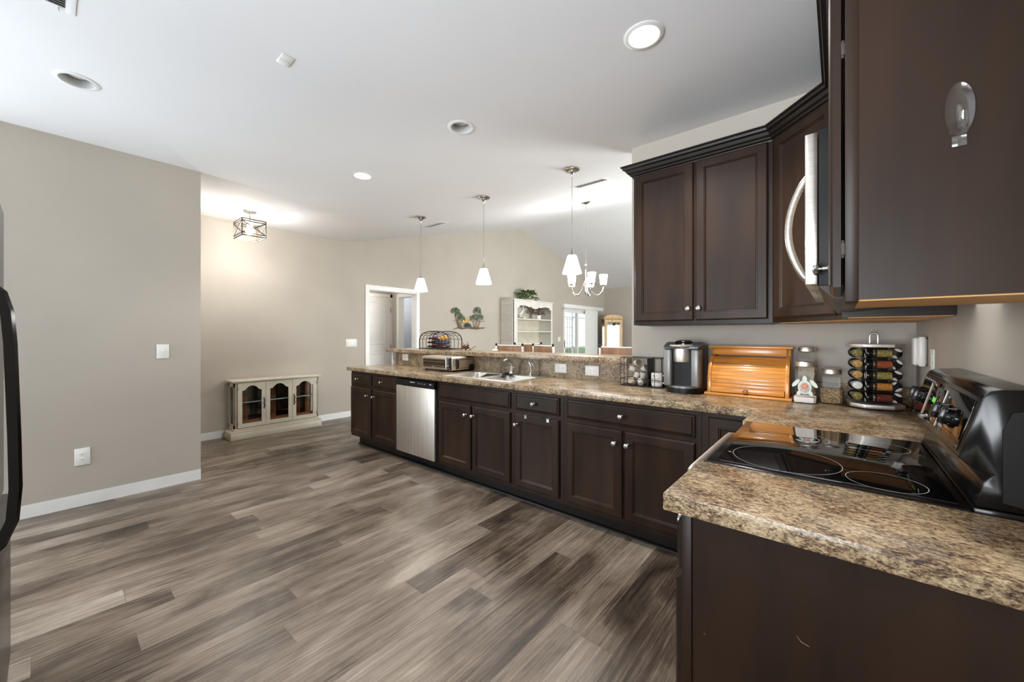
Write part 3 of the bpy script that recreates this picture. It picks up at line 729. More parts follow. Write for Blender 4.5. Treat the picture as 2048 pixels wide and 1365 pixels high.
# ------------------------------------------------------------ wire basket with pods and mug
r = thing('wire_basket', 'black wire basket of coffee pods by the coffee maker', 'basket', (-1.115, 2.875, .9205))
bx0, bx1, by0, by1, bz0, bz1 = -.165, .150, -.060, .068, .004, .212
m = MB()
for z in (bz0, .052, bz1): m.tube([(bx0, by0, z), (bx1, by0, z), (bx1, by1, z), (bx0, by1, z)], .0024, 6, True)
for x, y in ((bx0, by0), (bx1, by0), (bx1, by1), (bx0, by1), (-.108, by0), (-.135, by0), (.095, by0), (-.108, by1), (.05, by1), (.10, by1), (.125, by1)): m.cyl((x, y, bz0), (x, y, bz1), .0022, 6)
m.build('frame', M['black_metal'], r)
m = MB()
for i in range(18): m.cyl((-.108 + .0088 * i, by0, bz0), (-.108 + .0088 * i, by0, bz1), .0005, 4)
for i in range(22): m.cyl((-.108, by0, bz0 + .0095 * i), (.042, by0, bz0 + .0095 * i), .0005, 4)
m.build('mesh_front', M['black_metal'], r)
MB().box(.042, .0445, by0, by1, bz0, bz1 - .002).build('divider', M['black_metal'], r)
MB().box(bx0, bx1, by0, by1, .002, .0045).build('floor_tray', M['black_metal'], r)
def pod():
    o = thing('coffee_pod', 'x', 'coffee pod', (0, 0, 0), 0, 'coffee pods in the wire basket')
    MB().lathe([(.017, -.020), (.0185, -.018), (.0225, .016), (.0255, .018), (.0255, .020), (.0255, .0205)], None, 22).build('cup', M['pod_white'], o)
    MB().lathe([(.024, .0206), (.024, .0211), (.001, .0211)], None, 22).build('lid', M['pod_foil'], o)
    return o
PODS = [(-.083, -.028, .029, 'front pod lying lowest at the left in the wire basket, tan lid outward', .9, -.5),
        (-.020, -.030, .030, 'front pod lying lowest at the right of the pod heap, near the divider', -.9, .6),
        (-.055, -.018, .078, 'white pod in the second layer of the basket heap, centre', .4, 2.2),
        (-.004, -.022, .083, 'white pod standing upright in the second layer beside the divider', .05, .0),
        (-.082, -.030, .124, 'white pod lying in the third layer at the left of the basket heap', 1.4, -1.4),
        (.006, -.024, .133, 'white pod tilted in the third layer against the divider', 1.1, 1.2),
        (-.046, .020, .118, 'pod half hidden at the back of the third layer of the heap', .9, .3),
        (-.052, -.020, .174, 'topmost white pod of the heap in the wire basket', 1.35, 1.0),
        (-.035, .038, .040, 'pod hidden low at the back of the basket heap', 1.2, 2.0),
        (.018, .030, .075, 'pod at the back beside the divider, behind the upright pod', 1.3, -2.0)]
p0 = pod()
for i, (x, y, z, lb, tx, tz) in enumerate(PODS):
    o = p0 if i == 0 else dup(p0, (0, 0, 0))
    o['label'] = lb; o.location = (-1.115 + x, 2.875 + y, .9205 + z); o.rotation_euler = (tx, .2, tz)
r = thing('coffee_mug', 'white mug with black hand lettering in the wire basket', 'mug', (-1.115 + .092, 2.872, .9255))
cupb = MB().lathe([(.034, 0), (.037, .003), (.0405, .012), (.0415, .098), (.0400, .100), (.0385, .098), (.0375, .012), (.001, .010)], None, 32).build('cup', M['ceramic'], r)
MB().tube([(.039, 0, .082), (.058, 0, .084), (.070, 0, .070), (.071, 0, .046), (.060, 0, .030), (.040, 0, .026)], .0055, 10).build('handle', M['ceramic'], r)
tx = MB()
for s, zz in (('BUT', .080), ('FIRST', .056), ('COFFEE', .034)): tx.text(s, .023 if len(s) < 6 else .018, Tm(0, 0, zz, rz=.12), .0003, .0414)
tx.build('lettering', M['black_matte'], cupb)

# ------------------------------------------------------------ pod coffee maker
r = thing('coffee_maker', 'grey single-cup coffee maker beside the bread box', 'coffee maker', (-.789, 2.645, .9203), math.radians(3))
w = .110
MB().box(-w, w, .085, .275, .0, .268, .012, seg=3).build('body', M['keurig_dark'], r)
for s in (-1, 1):
    MB().box(min(s * w, s * (w - .050)), max(s * w, s * (w - .050)), .004, .12, .045, .292, .012, seg=3).build('side_column', M['keurig_grey'], r)
MB().box(-.062, .062, .070, .09, .04, .20).build('back_recess', M['black_satin'], r)
b = MB().prism([(-w, .10)] + [(w * math.sin(a) * 1.0, .095 - .095 * math.cos(a) * .99 + .0) for a in [-PI / 2 + PI * i / 12 for i in range(1, 12)]] + [(w, .10)], .0, .034).build('base', M['black_satin'], r)
MB().prism([(-w + .01, .10)] + [((w - .01) * math.sin(a), .095 - .088 * math.cos(a)) for a in [-PI / 2 + PI * i / 12 for i in range(1, 12)]] + [(w - .01, .10)], .034, .046).build('drip_tray', M['keurig_grey'], r)
MB().lathe([(.054, .205), (.057, .215), (.060, .258), (.060, .298), (.058, .300)], Tm(-.004, .062, 0), 32).build('brew_head', M['steel'], r)
lid = MB().prism([(.0, .292), (.0, .300), (.02, .318), (.09, .336), (.20, .332), (.275, .308), (.275, .262), (.12, .262), (.10, .292)], -w, w, 'X', bev=.008).build('lid', M['keurig_dark'], r)
hd = [(-.066, .030, .306)] + [(-.068 * math.cos(a), -.006 - .012 * math.sin(a) + .03 * abs(math.cos(a)), .312) for a in [PI * i / 10 for i in range(1, 10)]] + [(.066, .030, .306)]
MB().tube(hd, .009, 10).build('lid_handle', M['steel'], r)
MB().lathe([(.001, .0), (.052, .0), (.055, .004), (.050, .009), (.001, .010)], Tm(0, .075, .330, rx=.22), 30).build('button_panel', M['black_gloss'], lid)
bm_ = MB()
for i in range(7):
    a = PI * (1.1 + .8 * i / 6); bm_.lathe([(.005, 0), (.005, .0012), (.001, .0012)], Tm(.036 * math.cos(a), .075 + .036 * math.sin(a), .3345 + .008 * math.sin(a), rx=.22), 10)
bm_.lathe([(.009, 0), (.009, .0012), (.001, .0012)], Tm(0, .068, .3395, rx=.22), 14)
bm_.build('buttons', M['mark_white'], lid)

# ------------------------------------------------------------ bread box
r = thing('bread_box', 'orange pine roll-top bread box between coffee maker and jars', 'bread box', (-.438, 2.748, .9203), 0)
w = .217
MB().box(-.232, .232, -.020, .205, 0, .016, .004).build('base_board', M['pine'], r)
arcp = [(.205, .016), (.005, .016), (.005, .045)]
def arc(rad0=0.0):
    pts = []
    for i in range(13):
        a = PI / 2 * i / 12
        pts.append((.004 + rad0 + (.125) * (1 - math.cos(a)), .05 + (.205 - rad0) * math.sin(a)))
    return pts
side = [(.200, .016), (.003, .016)] + arc() + [(.135, .295), (.200, .295)]
for s in (-1, 1):
    MB().prism(side, min(s * w, s * (w - .020)), max(s * w, s * (w - .020)), 'X', bev=.002).build('side_panel', M['pine'], r)
ap = arc(.010)
for i in range(12):
    (ya, za), (yb, zb) = ap[i], ap[i + 1]
roll = MB()
for i in range(12):
    (ya, za), (yb, zb) = ap[i], ap[i + 1]
    dy, dz = yb - ya, zb - za; L = math.hypot(dy, dz); a = math.atan2(dz, dy)
    roll.box(-w + .020, w - .020, .0005, L - .0005, -.010, .0, .0010, M=Tm(0, ya, za) @ Matrix.Rotation(a, 4, 'X'))
ro = roll.build('roll_top', M['pine'], r)
rail = MB().box(-w + .022, w - .022, -.004, .016, .020, .052, .003).build('front_rail', M['pine'], r)
MB().lathe([(.006, 0), (.006, .008), (.013, .014), (.014, .019), (.010, .023), (.001, .024)], Tm(0, -.004, .036, rx=PI / 2), 18).build('knob', M['pine_dark'], rail)
MB().box(-w + .02, w - .02, .118, .19, .255, .296, .002).build('fascia', M['pine'], r)
MB().box(-w + .02, w - .02, .190, .198, .016, .296).build('back_panel', M['pine_dark'], r)
MB().box(-.230, .230, .085, .206, .297, .312, .004).build('top_board', M['pine'], r)

# ------------------------------------------------------------ jars
def jar(label, x, y, s, h, cont, fill, lid_h=.026, rz=0.0):
    r = thing('storage_jar', label, 'jar', (x, y, .9203), rz, 'square glass jars')
    def sq(k, c=.22): 
        a = s * k; q = a * (1 - c)
        return [(-q, -a), (q, -a), (a, -q), (a, q), (q, a), (-q, a), (-a, q), (-a, -q)]
    levels = [(.86, 0), (.97, .006), (1, .014), (1, h - .016), (.95, h - .006), (.80, h)]
    vs = [(px, py, z) for k, z in levels for px, py in sq(k)]
    fs = [tuple(range(8))[::-1]]
    for q in range(len(levels) - 1):
        for i in range(8): fs.append((q * 8 + i, q * 8 + (i + 1) % 8, q * 8 + 8 + (i + 1) % 8, q * 8 + 8 + i))
    g = MB().raw(vs, fs).build('glass_body', M['jar_glass'], r)
    if fill > 0:
        lv = [(.90, .004), (.94, .012), (.94, fill)]
        vs = [(px, py, z) for k, z in lv for px, py in sq(k)]
        fs = [tuple(range(8))[::-1]] + [(q * 8 + i, q * 8 + (i + 1) % 8, q * 8 + 8 + (i + 1) % 8, q * 8 + 8 + i) for q in range(2) for i in range(8)] + [tuple(range(16, 24))]
        MB().raw(vs, fs).build('contents', M[cont], r)
    MB().lathe([(s * .82, h - .002), (s * .90, h), (s * .90, h + lid_h - .003), (s * .86, h + lid_h), (.001, h + lid_h)], None, 36).build('lid', M['steel'], r)
    return r
j = jar('square glass jar of white sugar with a sea turtle sticker', -.147, 2.768, .053, .206, 'salt', .034)
def blob(pts, y, m, name, d=.0006):
    return MB().prism(pts, y, y - d, 'Y').build(name, m, j)
def ell(cx, cz, rx, rz, n=24, rot=0.0):
    out = []
    for i in range(n):
        a = 2 * PI * i / n; u, v = rx * math.cos(a), rz * math.sin(a)
        out.append((cx + u * math.cos(rot) - v * math.sin(rot), cz + u * math.sin(rot) + v * math.cos(rot)))
    return out
st = MB()
for q, (cx, cz, rx, rz, ro_) in enumerate(((0, .090, .031, .038, 0), (0, .137, .0105, .017, 0), (-.040, .112, .010, .026, -.65), (.040, .112, .010, .026, .65), (-.026, .058, .009, .015, -.5), (.026, .058, .009, .015, .5))):
    st.prism(ell(cx, cz, rx, rz, 24, ro_), -.0532 - .00006 * q, -.0538 - .00006 * q, 'Y')
sk = st.build('turtle_sticker', M['sticker'], j)
MB().prism(ell(0, .088, .024, .030), -.0542, -.0546, 'Y').build('shell_print', M['sticker_grey'], sk)
MB().prism(ell(0, .094, .016, .017), -.0547, -.0550, 'Y').build('pink_print', M['sticker_pink'], sk)
MB().prism([(-.010, .104), (-.004, .099), (0, .106), (.006, .101), (.009, .096), (.002, .092), (.002, .079), (-.001, .079), (-.001, .093), (-.008, .097)], -.0551, -.0553, 'Y').build('palm_print', M['sun_yellow'], sk)
jar('square glass jar half full of brown grounds, between turtle jar and spice rack', -.033, 2.835, .050, .166, 'oats', .085)
jar('tall square glass jar with steel lid, standing behind the turtle jar', -.146, 2.895, .048, .286, 'oats', .20)

# ------------------------------------------------------------ revolving spice rack
SRX, SRY = .142, 2.812
RZ = math.radians(8)
r = thing('spice_rack', 'stainless and black revolving spice rack in the counter corner', 'spice rack', (SRX, SRY, .9203), RZ)
def octo(a, c): return [(-a, -a + c), (-a + c, -a), (a - c, -a), (a, -a + c), (a, a - c), (a - c, a), (-a + c, a), (-a, a - c)]
MB().prism(octo(.108, .05), 0.004, .026, bev=.004).build('bottom_plate', M['steel'], r)
MB().lathe([(.07, 0), (.07, .004)], None, 28).build('turntable', M['black_satin'], r)
tp = MB().prism(octo(.108, .05), .318, .337, bev=.004).build('top_plate', M['steel'], r)
hp = [(-.016, 0, .335), (-.016, 0, .372)] + [(-.016 * math.cos(a), 0, .376 + .016 * math.sin(a)) for a in [PI * i / 8 for i in range(1, 8)]] + [(.016, 0, .372), (.016, 0, .335)]
MB().tube(hp, .0055, 10).build('carry_loop', M['steel'], tp)
MB().box(-.045, .045, -.045, .045, .026, .318, .002).build('core', M['black_satin'], r)
def sjar(cont):
    o = thing('spice_jar', 'x', 'spice jar', (0, 0, 0), 0, 'spice jars in the revolving rack')
    MB().lathe([(.017, 0), (.0205, .002), (.0215, .006), (.0215, .062), (.018, .070)], Tm(ry=PI / 2), 24).build('glass_body', M['jar_glass'], o)
    MB().lathe([(.0150, .003), (.0195, .005), (.0195, .060), (.001, .061)], Tm(ry=PI / 2), 20).build('spice', M[cont], o)
    MB().lathe([(.0195, .070), (.0195, .078)], Tm(ry=PI / 2), 24).build('collar', M['chrome'], o)
    cp = MB().lathe([(.0255, .078), (.0265, .080), (.0265, .100), (.0250, .103), (.001, .1035)], Tm(ry=PI / 2), 28).build('cap', M['black_gloss'], o)
    return o, cp
def lens(flip):
    pts = []
    a = .0245
    for i in range(13):
        t = -.74 + 1.48 * i / 12; pts.append((a * math.sin(t), a * math.cos(t)))
    for i in range(13):
        t = .74 - 1.48 * i / 12; pts.append((a * math.sin(t), 2 * a * math.cos(.74) - a * math.cos(t)))
    return [(x, z * (-1 if flip else 1)) for x, z in pts]
protos = {}
cols = [('front', 0, ('herb', 'chili', 'herb', 'curry', 'paprika')), ('right', 1, ('herb', 'curry', 'herb', 'oats', 'chili')), ('left', -1, ('herb', 'herb_tan', 'herb_tan', 'salt', 'herb'))]
tier = ['top', 'second', 'third', 'fourth', 'bottom']
look = {'front': 'spice jar lying crosswise on the front face of the rack, {} row', 'right': 'spice jar with black petal-marked cap facing out on the rack, {} row', 'left': 'spice jar on the left face of the rack, {} row, glass end out'}
content = {'herb': 'green herb', 'chili': 'red-brown chili', 'curry': 'yellow-brown', 'paprika': 'dark red', 'herb_tan': 'tan', 'salt': 'white salt', 'oats': 'brown'}
petal_mat = M['pod_white']
for nm, s, cs_ in cols:
    for k in range(5):
        key = cs_[k]
        first = key not in protos
        if first: protos[key] = sjar(key)[0]
        o = protos[key] if first else dup(protos[key], (0, 0, 0))
        o['label'] = (content[key] + ' ' + look[nm].format(tier[k])) if nm != 'right' else look[nm].format(tier[k])
        z = .9203 + .288 - .057 * k
        # pinwheel: the cap of each column points to its left as seen facing that column
        loc = Matrix.Rotation(RZ + PI / 2 * s, 4, 'Z') @ Vector((.056, -.074, 0))
        o.location = (SRX + loc.x, SRY + loc.y, z)
        o.rotation_euler = (0, 0, RZ + PI / 2 * s + PI)
for nm, s, cs_ in cols[1:2]:
    pass
# petal marks on every cap (each its own part of the cap)
for o in [q for q in COL.objects if q.name.split('.')[0] == 'spice_jar']:
    cp = [c for c in o.children if c.name.split('.')[0] == 'cap'][0]
    sp_ = random.choice((0.5, -0.6, 0.8, 1.4))
    for fl in (False, True):
        pts = lens(fl)
        q = MB()
        q.prism(pts, .0, .0006, 'Y', M=Tm(.1042, 0, 0, rz=PI / 2) @ Matrix.Rotation(sp_, 4, 'Y'))
        q.build('petal_mark', petal_mat, cp)

# ------------------------------------------------------------ plug-in, switches, outlets
def plate(name, label, cat, loc, rz, w, h, kind, group=None):
    r = thing(name, label, cat, loc, rz, group)      # local: faces -Y, x across, z up, centred
    MB().box(-w / 2, w / 2, -.006, 0, -h / 2, h / 2, .002).build('cover_plate', M['plastic'], r)
    if kind[0] == 'switch':
        n = kind[1]
        for i in range(n):
            x = (i - (n - 1) / 2) * .046
            MB().box(x - .005, x + .005, -.016, -.005, -.004, .010, .002, M=None).build('toggle', M['plastic'], r)
    else:
        n = kind[1]
        for i in range(n):
            for s in (-1, 1):
                if kind[2] == 'H': cx, cz = (s * .020 + (i - (n - 1) / 2) * .07), 0
                else: cx, cz = (i - (n - 1) / 2) * .046, s * .020
                rc = MB().lathe([(.016, 0), (.016, .0025), (.001, .0025)], Tm(cx, -.006, cz, rx=PI / 2), 20).build('receptacle', M['plastic'], r)
                MB().box(cx - .0075, cx - .0055, -.0090, -.0083, cz - .002, cz + .007).box(cx + .0050, cx + .0070, -.0090, -.0083, cz - .002, cz + .006).box(cx - .0022, cx + .0022, -.0090, -.0083, cz - .010, cz - .006).build('slots', M['slot'], rc)
    return r
LW = PI / 2      # local -Y to +X
plate('light_switch', 'single white light switch on the left wall', 'light switch', (-4.4195, .632, 1.163), LW, .080, .120, ('switch', 1))
plate('wall_outlet', 'white double outlet low on the left wall', 'outlet', (-4.4195, .171, .375), LW, .082, .128, ('outlet', 1, 'V'))
plate('light_switch', 'white triple switch plate on the beige back wall left of the cased opening', 'light switch', (XB + .0005, 3.131, 1.178), LW, .185, .125, ('switch', 3))
plate('light_switch', 'white switch plate beside the patio door in the far room', 'light switch', (XB + .0005, 9.18, 1.19), LW, .12, .125, ('switch', 2))
plate('wall_outlet', 'white outlet on the speckled splash panel left of the toaster oven', 'outlet', (-4.286, 2.9715, 1.018), 0, .125, .085, ('outlet', 1, 'H'))
plate('light_switch', 'white switch plate on the speckled splash panel right of the sprayer', 'light switch', (-1.918, 2.9715, 1.005), 0, .125, .082, ('switch', 2))
plate('wall_outlet', 'white double outlet on the speckled splash panel, nearer the wire basket', 'outlet', (-1.605, 2.9715, 1.000), 0, .128, .085, ('outlet', 1, 'H'))
plate('wall_outlet', 'white outlet cover on the gray bedroom wall seen through the hall', 'outlet', (-6.88, 5.599, 1.13), 0, .09, .125, ('outlet', 1, 'V'))
r = thing('plug_in_freshener', 'white plug-in unit on the right wall above the stove corner', 'plug-in', (.3135, 2.66, 1.225), -PI / 2)
MB().box(-.060, .060, -.030, -.006, -.070, .070, .008, seg=3).build('body', M['plastic'], r)
MB().box(-.030, .050, -.046, -.029, -.066, .066, .010, seg=3).build('front_shell', M['plastic'], r)
MB().box(-.035, .035, -.006, 0, -.058, .058, .002).build('socket_plate', M['plastic'], r)
plate('wall_outlet', 'white outlet plate on the right wall beside the plug-in', 'outlet', (.3145, 2.475, 1.18), -PI / 2, .075, .12, ('outlet', 1, 'V'))

# ------------------------------------------------------------ recessed lights, vents
CL = {(-0.737): 'lit recessed ceiling light nearest the wall cabinets', (-2.055): 'unlit recessed ceiling light in the row between the two lit ones',
      (-3.376): 'lit recessed ceiling light in the row farther from the cabinets, above the worktop end', (-3.385): 'unlit recessed ceiling light near the left wall and the ceiling vent'}
for x, y, on in CANS:
    r = thing('recessed_light', CL[x], 'ceiling light', (x, y, CZ), 0, 'recessed ceiling lights')
    MB().lathe([(.072, -.001), (.074, -.006), (.088, -.006), (.096, -.002), (.096, .0)], None, 40, False).build('trim_ring', M['trim'], r)
    MB().lathe([(.0725, -.004), (.0715, .03), (.0655, .085), (.065, .086)], None, 40, False).build('baffle', M['can_inner'], r)
    MB().lathe([(.001, .030), (.040, .032), (.060, .045), (.0645, .086), (.001, .0865)], None, 32).build('lamp', M['bulb'] if on else M['bulb_off'], r)
    if not on:
        for k in range(3):
            a = 2 * PI * k / 3 + .5
            MB().sphere((.022 * math.cos(a), .022 * math.sin(a), .030), .006, sub=1).build('lens', M['white'], r)
def vent(label, loc, bw, w, d, n, tilt=0.0):
    r = thing('ceiling_vent', label, 'vent', loc, 0, 'ceiling vents'); r.rotation_euler = (tilt, 0, 0)
    t = .0035
    m = MB()
    m.box(-w / 2, w / 2, -d / 2, -d / 2 + bw, -t, 0, .001).box(-w / 2, w / 2, d / 2 - bw, d / 2, -t, 0, .001).box(-w / 2, -w / 2 + bw, -d / 2 + bw, d / 2 - bw, -t, 0).box(w / 2 - bw, w / 2, -d / 2 + bw, d / 2 - bw, -t, 0)
    m.build('frame', M['ceiling'], r)
    for i in range(n):
        x = -w / 2 + bw + (w - 2 * bw) * (i + .5) / n
        MB().box(-.006, .006, -d / 2 + bw, d / 2 - bw, -.0006, .0006, M=Tm(x, 0, -.0035, ry=.7)).build('louvre', M['can_inner'], r)
    MB().box(-w / 2 + bw, w / 2 - bw, -d / 2 + bw, d / 2 - bw, -.0012, -.0002).build('duct', M['vent_dark'], r)
    MB().tube([(-w / 2 + bw * .8, d / 2 - bw * 1.6, -.003), (-w / 2 + bw * .6, d / 2 - bw * 1.6, -.010), (-w / 2 + bw * .4, d / 2 - bw * 1.5, -.013)], .0018, 6).build('lever', M['mark_grey'], r)
    return r
vent('white ceiling vent with dark louvres at the top left corner', (-2.531, -.117, CZ), .032, .35, .40, 16)
sl1 = math.atan2(ZR - CZ, YR - YF)
def vz(y): return CZ + (ZR - CZ) * (y - YF) / (YR - YF)
vent('white vent in the vaulted ceiling beside the nearest pendant cord', (-2.12, 3.88, vz(3.88)), .03, .42, .20, 8, sl1)
vent('white vent in the vaulted ceiling behind the farthest pendant cord', (-4.62, 3.72, vz(3.72)), .03, .42, .20, 8, sl1)
r = thing('ceiling_plate', 'small square white cover plate on the flat ceiling, left of center', 'ceiling plate', (-2.273, .82, CZ))
MB().box(-.045, .045, -.030, .030, -.004, 0, .001).build('base', M['trim'], r)
MB().box(-.043, -.002, -.028, .028, -.006, -.004, .0005).build('cover', M['trim'], r)

# ------------------------------------------------------------ pendants
def pendant():
    r = thing('pendant_light', 'x', 'pendant light', (0, 0, CZ), 0, 'pendant lights over the bar')
    MB().lathe([(.066, 0), (.066, -.008), (.058, -.014), (.050, -.016), (.034, -.024), (.016, -.040), (.007, -.062), (.005, -.072), (.001, -.073)], None, 32).build('canopy', M['nickel'], r)
    MB().cyl((0, 0, -.07), (0, 0, -.705), .0028, 8).build('cord', M['nickel'], r)
    MB().lathe([(.004, -.690), (.006, -.700), (.012, -.735), (.024, -.764), (.026, -.768), (.001, -.769)], None, 24).build('socket_cap', M['nickel'], r)
    s = MB().lathe([(.001, -.766), (.036, -.766), (.042, -.774), (.086, -.926), (.083, -.928), (.040, -.780), (.001, -.772)], None, 36, False).build('shade', M['shade'], r)
    MB().sphere((0, 0, -.86), .028).build('bulb', M['bulb_soft'], r)
    return r
p0 = pendant()
for i, (x, lb) in enumerate(((-1.820, 'white cone pendant light nearest the wall cabinets, in front of the chandelier'), (-2.912, 'middle white cone pendant light over the bar ledge'), (-4.005, 'white cone pendant light farthest from the wall cabinets, by the cased opening'))):
    o = p0 if i == 0 else dup(p0, (0, 0, 0))
    o.location = (x, 3.0, CZ); o['label'] = lb
    point('pendant_lamp', (x, 3.0, CZ - .96), 9, .05)
# chandelier
CHX, CHY = -2.972, 5.30
r = thing('chandelier', 'five-light nickel chandelier with white glass cups hanging in the far room', 'chandelier', (CHX, CHY, vz(CHY)))
zt = vz(CHY)
MB().lathe([(.075, .01), (.075, -.018), (.05, -.03), (.012, -.045), (.001, -.046)], Tm(rx=sl1 * .9), 28).build('canopy', M['nickel'], r)
ch = MB(); L0, L1 = -.045, -(zt - 2.475)
nl = 22
for i in range(nl):
    zc = L0 + (L1 - L0) * (i + .5) / nl; h = abs(L1 - L0) / nl * .62
    ax = (1, 0) if i % 2 else (0, 1)
    ch.tube([(.008 * math.cos(a) * ax[0], .008 * math.cos(a) * ax[1], zc + h * math.sin(a)) for a in [2 * PI * k / 10 for k in range(10)]], .002, 5, True)
ch.build('chain', M['nickel'], r)
b = 1.93 - zt
MB().lathe([(.001, b + .0), (.012, b + .004), (.022, b + .03), (.028, b + .10), (.020, b + .16), (.030, b + .18), (.018, b + .20), (.007, b + .22), (.007, b + .44), (.018, b + .45), (.018, b + .46), (.006, b + .48), (.006, b + .545), (.001, b + .546)], None, 20).build('column', M['nickel'], r)
for k in range(5):
    a = 2 * PI * k / 5 + .52
    ca, sa = math.cos(a), math.sin(a)
    pts = [(.02, .17), (.05, .13), (.085, .04), (.14, -.015), (.20, -.012), (.245, .04), (.262, .10), (.264, .125)]
    arm = MB().tube([(p * ca, p * sa, b + q) for p, q in pts], .0065, 10).build('arm', M['nickel'], r)
    MB().lathe([(.012, .118), (.034, .128), (.036, .136), (.001, .137)], Tm(.264 * ca, .264 * sa, b), 20).build('cup', M['nickel'], arm)
    MB().lathe([(.001, .139), (.042, .139), (.046, .145), (.064, .292), (.061, .292), (.043, .150), (.001, .146)], Tm(.264 * ca, .264 * sa, b), 28, False).build('glass_shade', M['shade'], arm)
point('chandelier_lamp', (CHX, CHY, 2.32), 30, .25)
# foyer lantern
r = thing('ceiling_lantern', 'square metal cage ceiling lantern lit above the low display cabinet', 'ceiling light', (-5.36, 1.545, CZ))
hx, hy, zt_, zb_ = .150, .120, -.135, -.325
MB().lathe([(.066, 0), (.066, -.016), (.060, -.022), (.001, -.023)], None, 28).build('canopy', M['nickel'], r)
MB().cyl((0, 0, -.02), (0, 0, -.15), .009, 10).build('stem', M['nickel'], r)
fm = MB(); t_ = .0045
for z in (zt_, zt_ - .025, zb_ + .025, zb_):
    for s in (-1, 1):
        fm.box(-hx, hx, s * hy - t_, s * hy + t_, z - t_, z + t_).box(s * hx - t_, s * hx + t_, -hy, hy, z - t_, z + t_)
for sx in (-1, 1):
    for sy in (-1, 1): fm.box(sx * hx - t_, sx * hx + t_, sy * hy - t_, sy * hy + t_, zb_, zt_)
for s in (-1, 1):
    fm.cyl((-hx, s * hy, zb_ + .025), (hx, s * hy, zt_ - .025), .005, 6).cyl((hx, s * hy, zb_ + .025), (-hx, s * hy, zt_ - .025), .005, 6)
    fm.cyl((s * hx, -hy, zb_ + .025), (s * hx, hy, zt_ - .025), .005, 6).cyl((s * hx, hy, zb_ + .025), (s * hx, -hy, zt_ - .025), .005, 6)
fm.build('cage', M['cage_metal'], r)
MB().box(-.02, .02, -hy, hy, zt_ - .004, zt_ + .004).build('cross_bar', M['steel'], r)
gp = MB()
for s in (-1, 1): gp.box(-hx + .01, hx - .01, s * (hy - .010) - .001, s * (hy - .010) + .001, zb_ + .01, zt_ - .01).box(s * (hx - .010) - .001, s * (hx - .010) + .001, -hy + .01, hy - .01, zb_ + .01, zt_ - .01)
gp.build('glass_panes', M['lantern_glass'], r)
for s in (-1, 1): MB().sphere((s * .06, 0, -.235), .032, sz=1.25).cyl((s * .06, 0, -.19), (s * .06, 0, -.15), .014, 10).build('bulb', M['bulb'], r)
point('lantern_lamp', (-5.36, 1.545, CZ - .30), 21, .06)
for x, y, on in CANS + FILL_SPOTS:  # the added spots share this lamp setup
    if on:
        d = bpy.data.lights.new('can_lamp', 'SPOT'); d.energy = (80 if x > -1 else 40) * (1 if y > 1 else .55); d.spot_size = math.radians(125); d.spot_blend = .6; d.shadow_soft_size = .06; d.color = (1, .97, .93)
        o = bpy.data.objects.new('can_lamp', d); COL.objects.link(o); o.location = (x, y, CZ - .02)

# ------------------------------------------------------------ fridge at the left edge
r = thing('refrigerator', 'black refrigerator at the left edge, only its curved bar handle in view', 'refrigerator', (-2.0, -.50, 0))
MB().box(-2.47, -1.585, -.86, -.175, .03, 1.78, .008).build('body', M['fridge'], r, True)
d = MB().box(-2.47, -1.575, -.172, -.108, .70, 1.78, .012).build('door', M['fridge'], r, True)
f = MB().box(-2.47, -1.562, -.172, -.092, .06, .690, .010).build('freezer_drawer', M['fridge'], r, True)
hx_ = -1.580
hp = [(hx_, -.115, 1.425), (hx_, -.092, 1.424), (hx_, -.074, 1.405), (hx_, -.064, 1.36), (hx_, -.059, 1.28), (hx_, -.053, 1.05), (hx_, -.051, .92), (hx_, -.056, .84), (hx_, -.075, .785), (hx_, -.115, .745)]
def bar(mb, pts, hw, ht):
    rings = []
    P = [Vector(p) for p in pts]
    vs, fs = [], []
    for i, p in enumerate(P):
        t = (P[min(i + 1, len(P) - 1)] - P[max(i - 1, 0)]).normalized(); nrm = Vector((0, t.z, -t.y)); nrm = -nrm if nrm.y < 0 else nrm
        sd = Vector((1, 0, 0))
        for a, c in ((-hw, -ht), (hw, -ht), (hw, ht * .5), (hw * .5, ht), (-hw * .5, ht), (-hw, ht * .5)): vs.append(p + sd * a + nrm * c)
    for i in range(len(P) - 1):
        for k in range(6): fs.append((i * 6 + k, i * 6 + (k + 1) % 6, i * 6 + 6 + (k + 1) % 6, i * 6 + 6 + k))
    fs.append(tuple(range(6))); fs.append(tuple(range((len(P) - 1) * 6, len(P) * 6)))
    return mb.raw(vs, fs)
bar(MB(), hp, .012, .011).build('handle', M['black_gloss'], d, True)

# ------------------------------------------------------------ display cabinet on the back wall
r = thing('display_cabinet', 'low cream display cabinet with three arched glass doors by the back wall', 'display cabinet', (-5.85, 1.99, 0))
xf = -5.735; xb = -5.975
sb = MB()
sb.box(xb, -5.695, 1.440, 2.535, 0, .088, .004)
sb.prism([(1.440, .088), (2.535, .088), (2.515, .112), (1.465, .112)], xb, -5.712, 'X').box(xb, -5.722, 1.478, 2.505, .112, .132, .004)
sb.build('plinth', M['curio_paint'], r, True)
MB().box(xb, -5.700, 1.452, 2.527, .712, .735, .006).box(xb, -5.715, 1.470, 2.512, .700, .713, .003).build('top', M['curio_paint'], r, True)
MB().box(xb, -5.695, 1.438, 2.537, .0882, .0902).box(xb, -5.712, 1.464, 2.516, .1122, .1142).build('glaze_line', M['curio_glaze'], r, True)
fr = MB()
for y in (1.486, 2.470): fr.box(xf - .02, xf, y, y + .028, .132, .702, .003)
for y in (1.486, 2.484): fr.box(xb, xb + .03, y, y + .014, .132, .702).box(xb, xf, y, y + .014, .132, .180).box(xb, xf, y, y + .014, .650, .702).box(xf - .04, xf, y, y + .014, .132, .702)
fr.build('frame', M['curio_paint'], r, True)
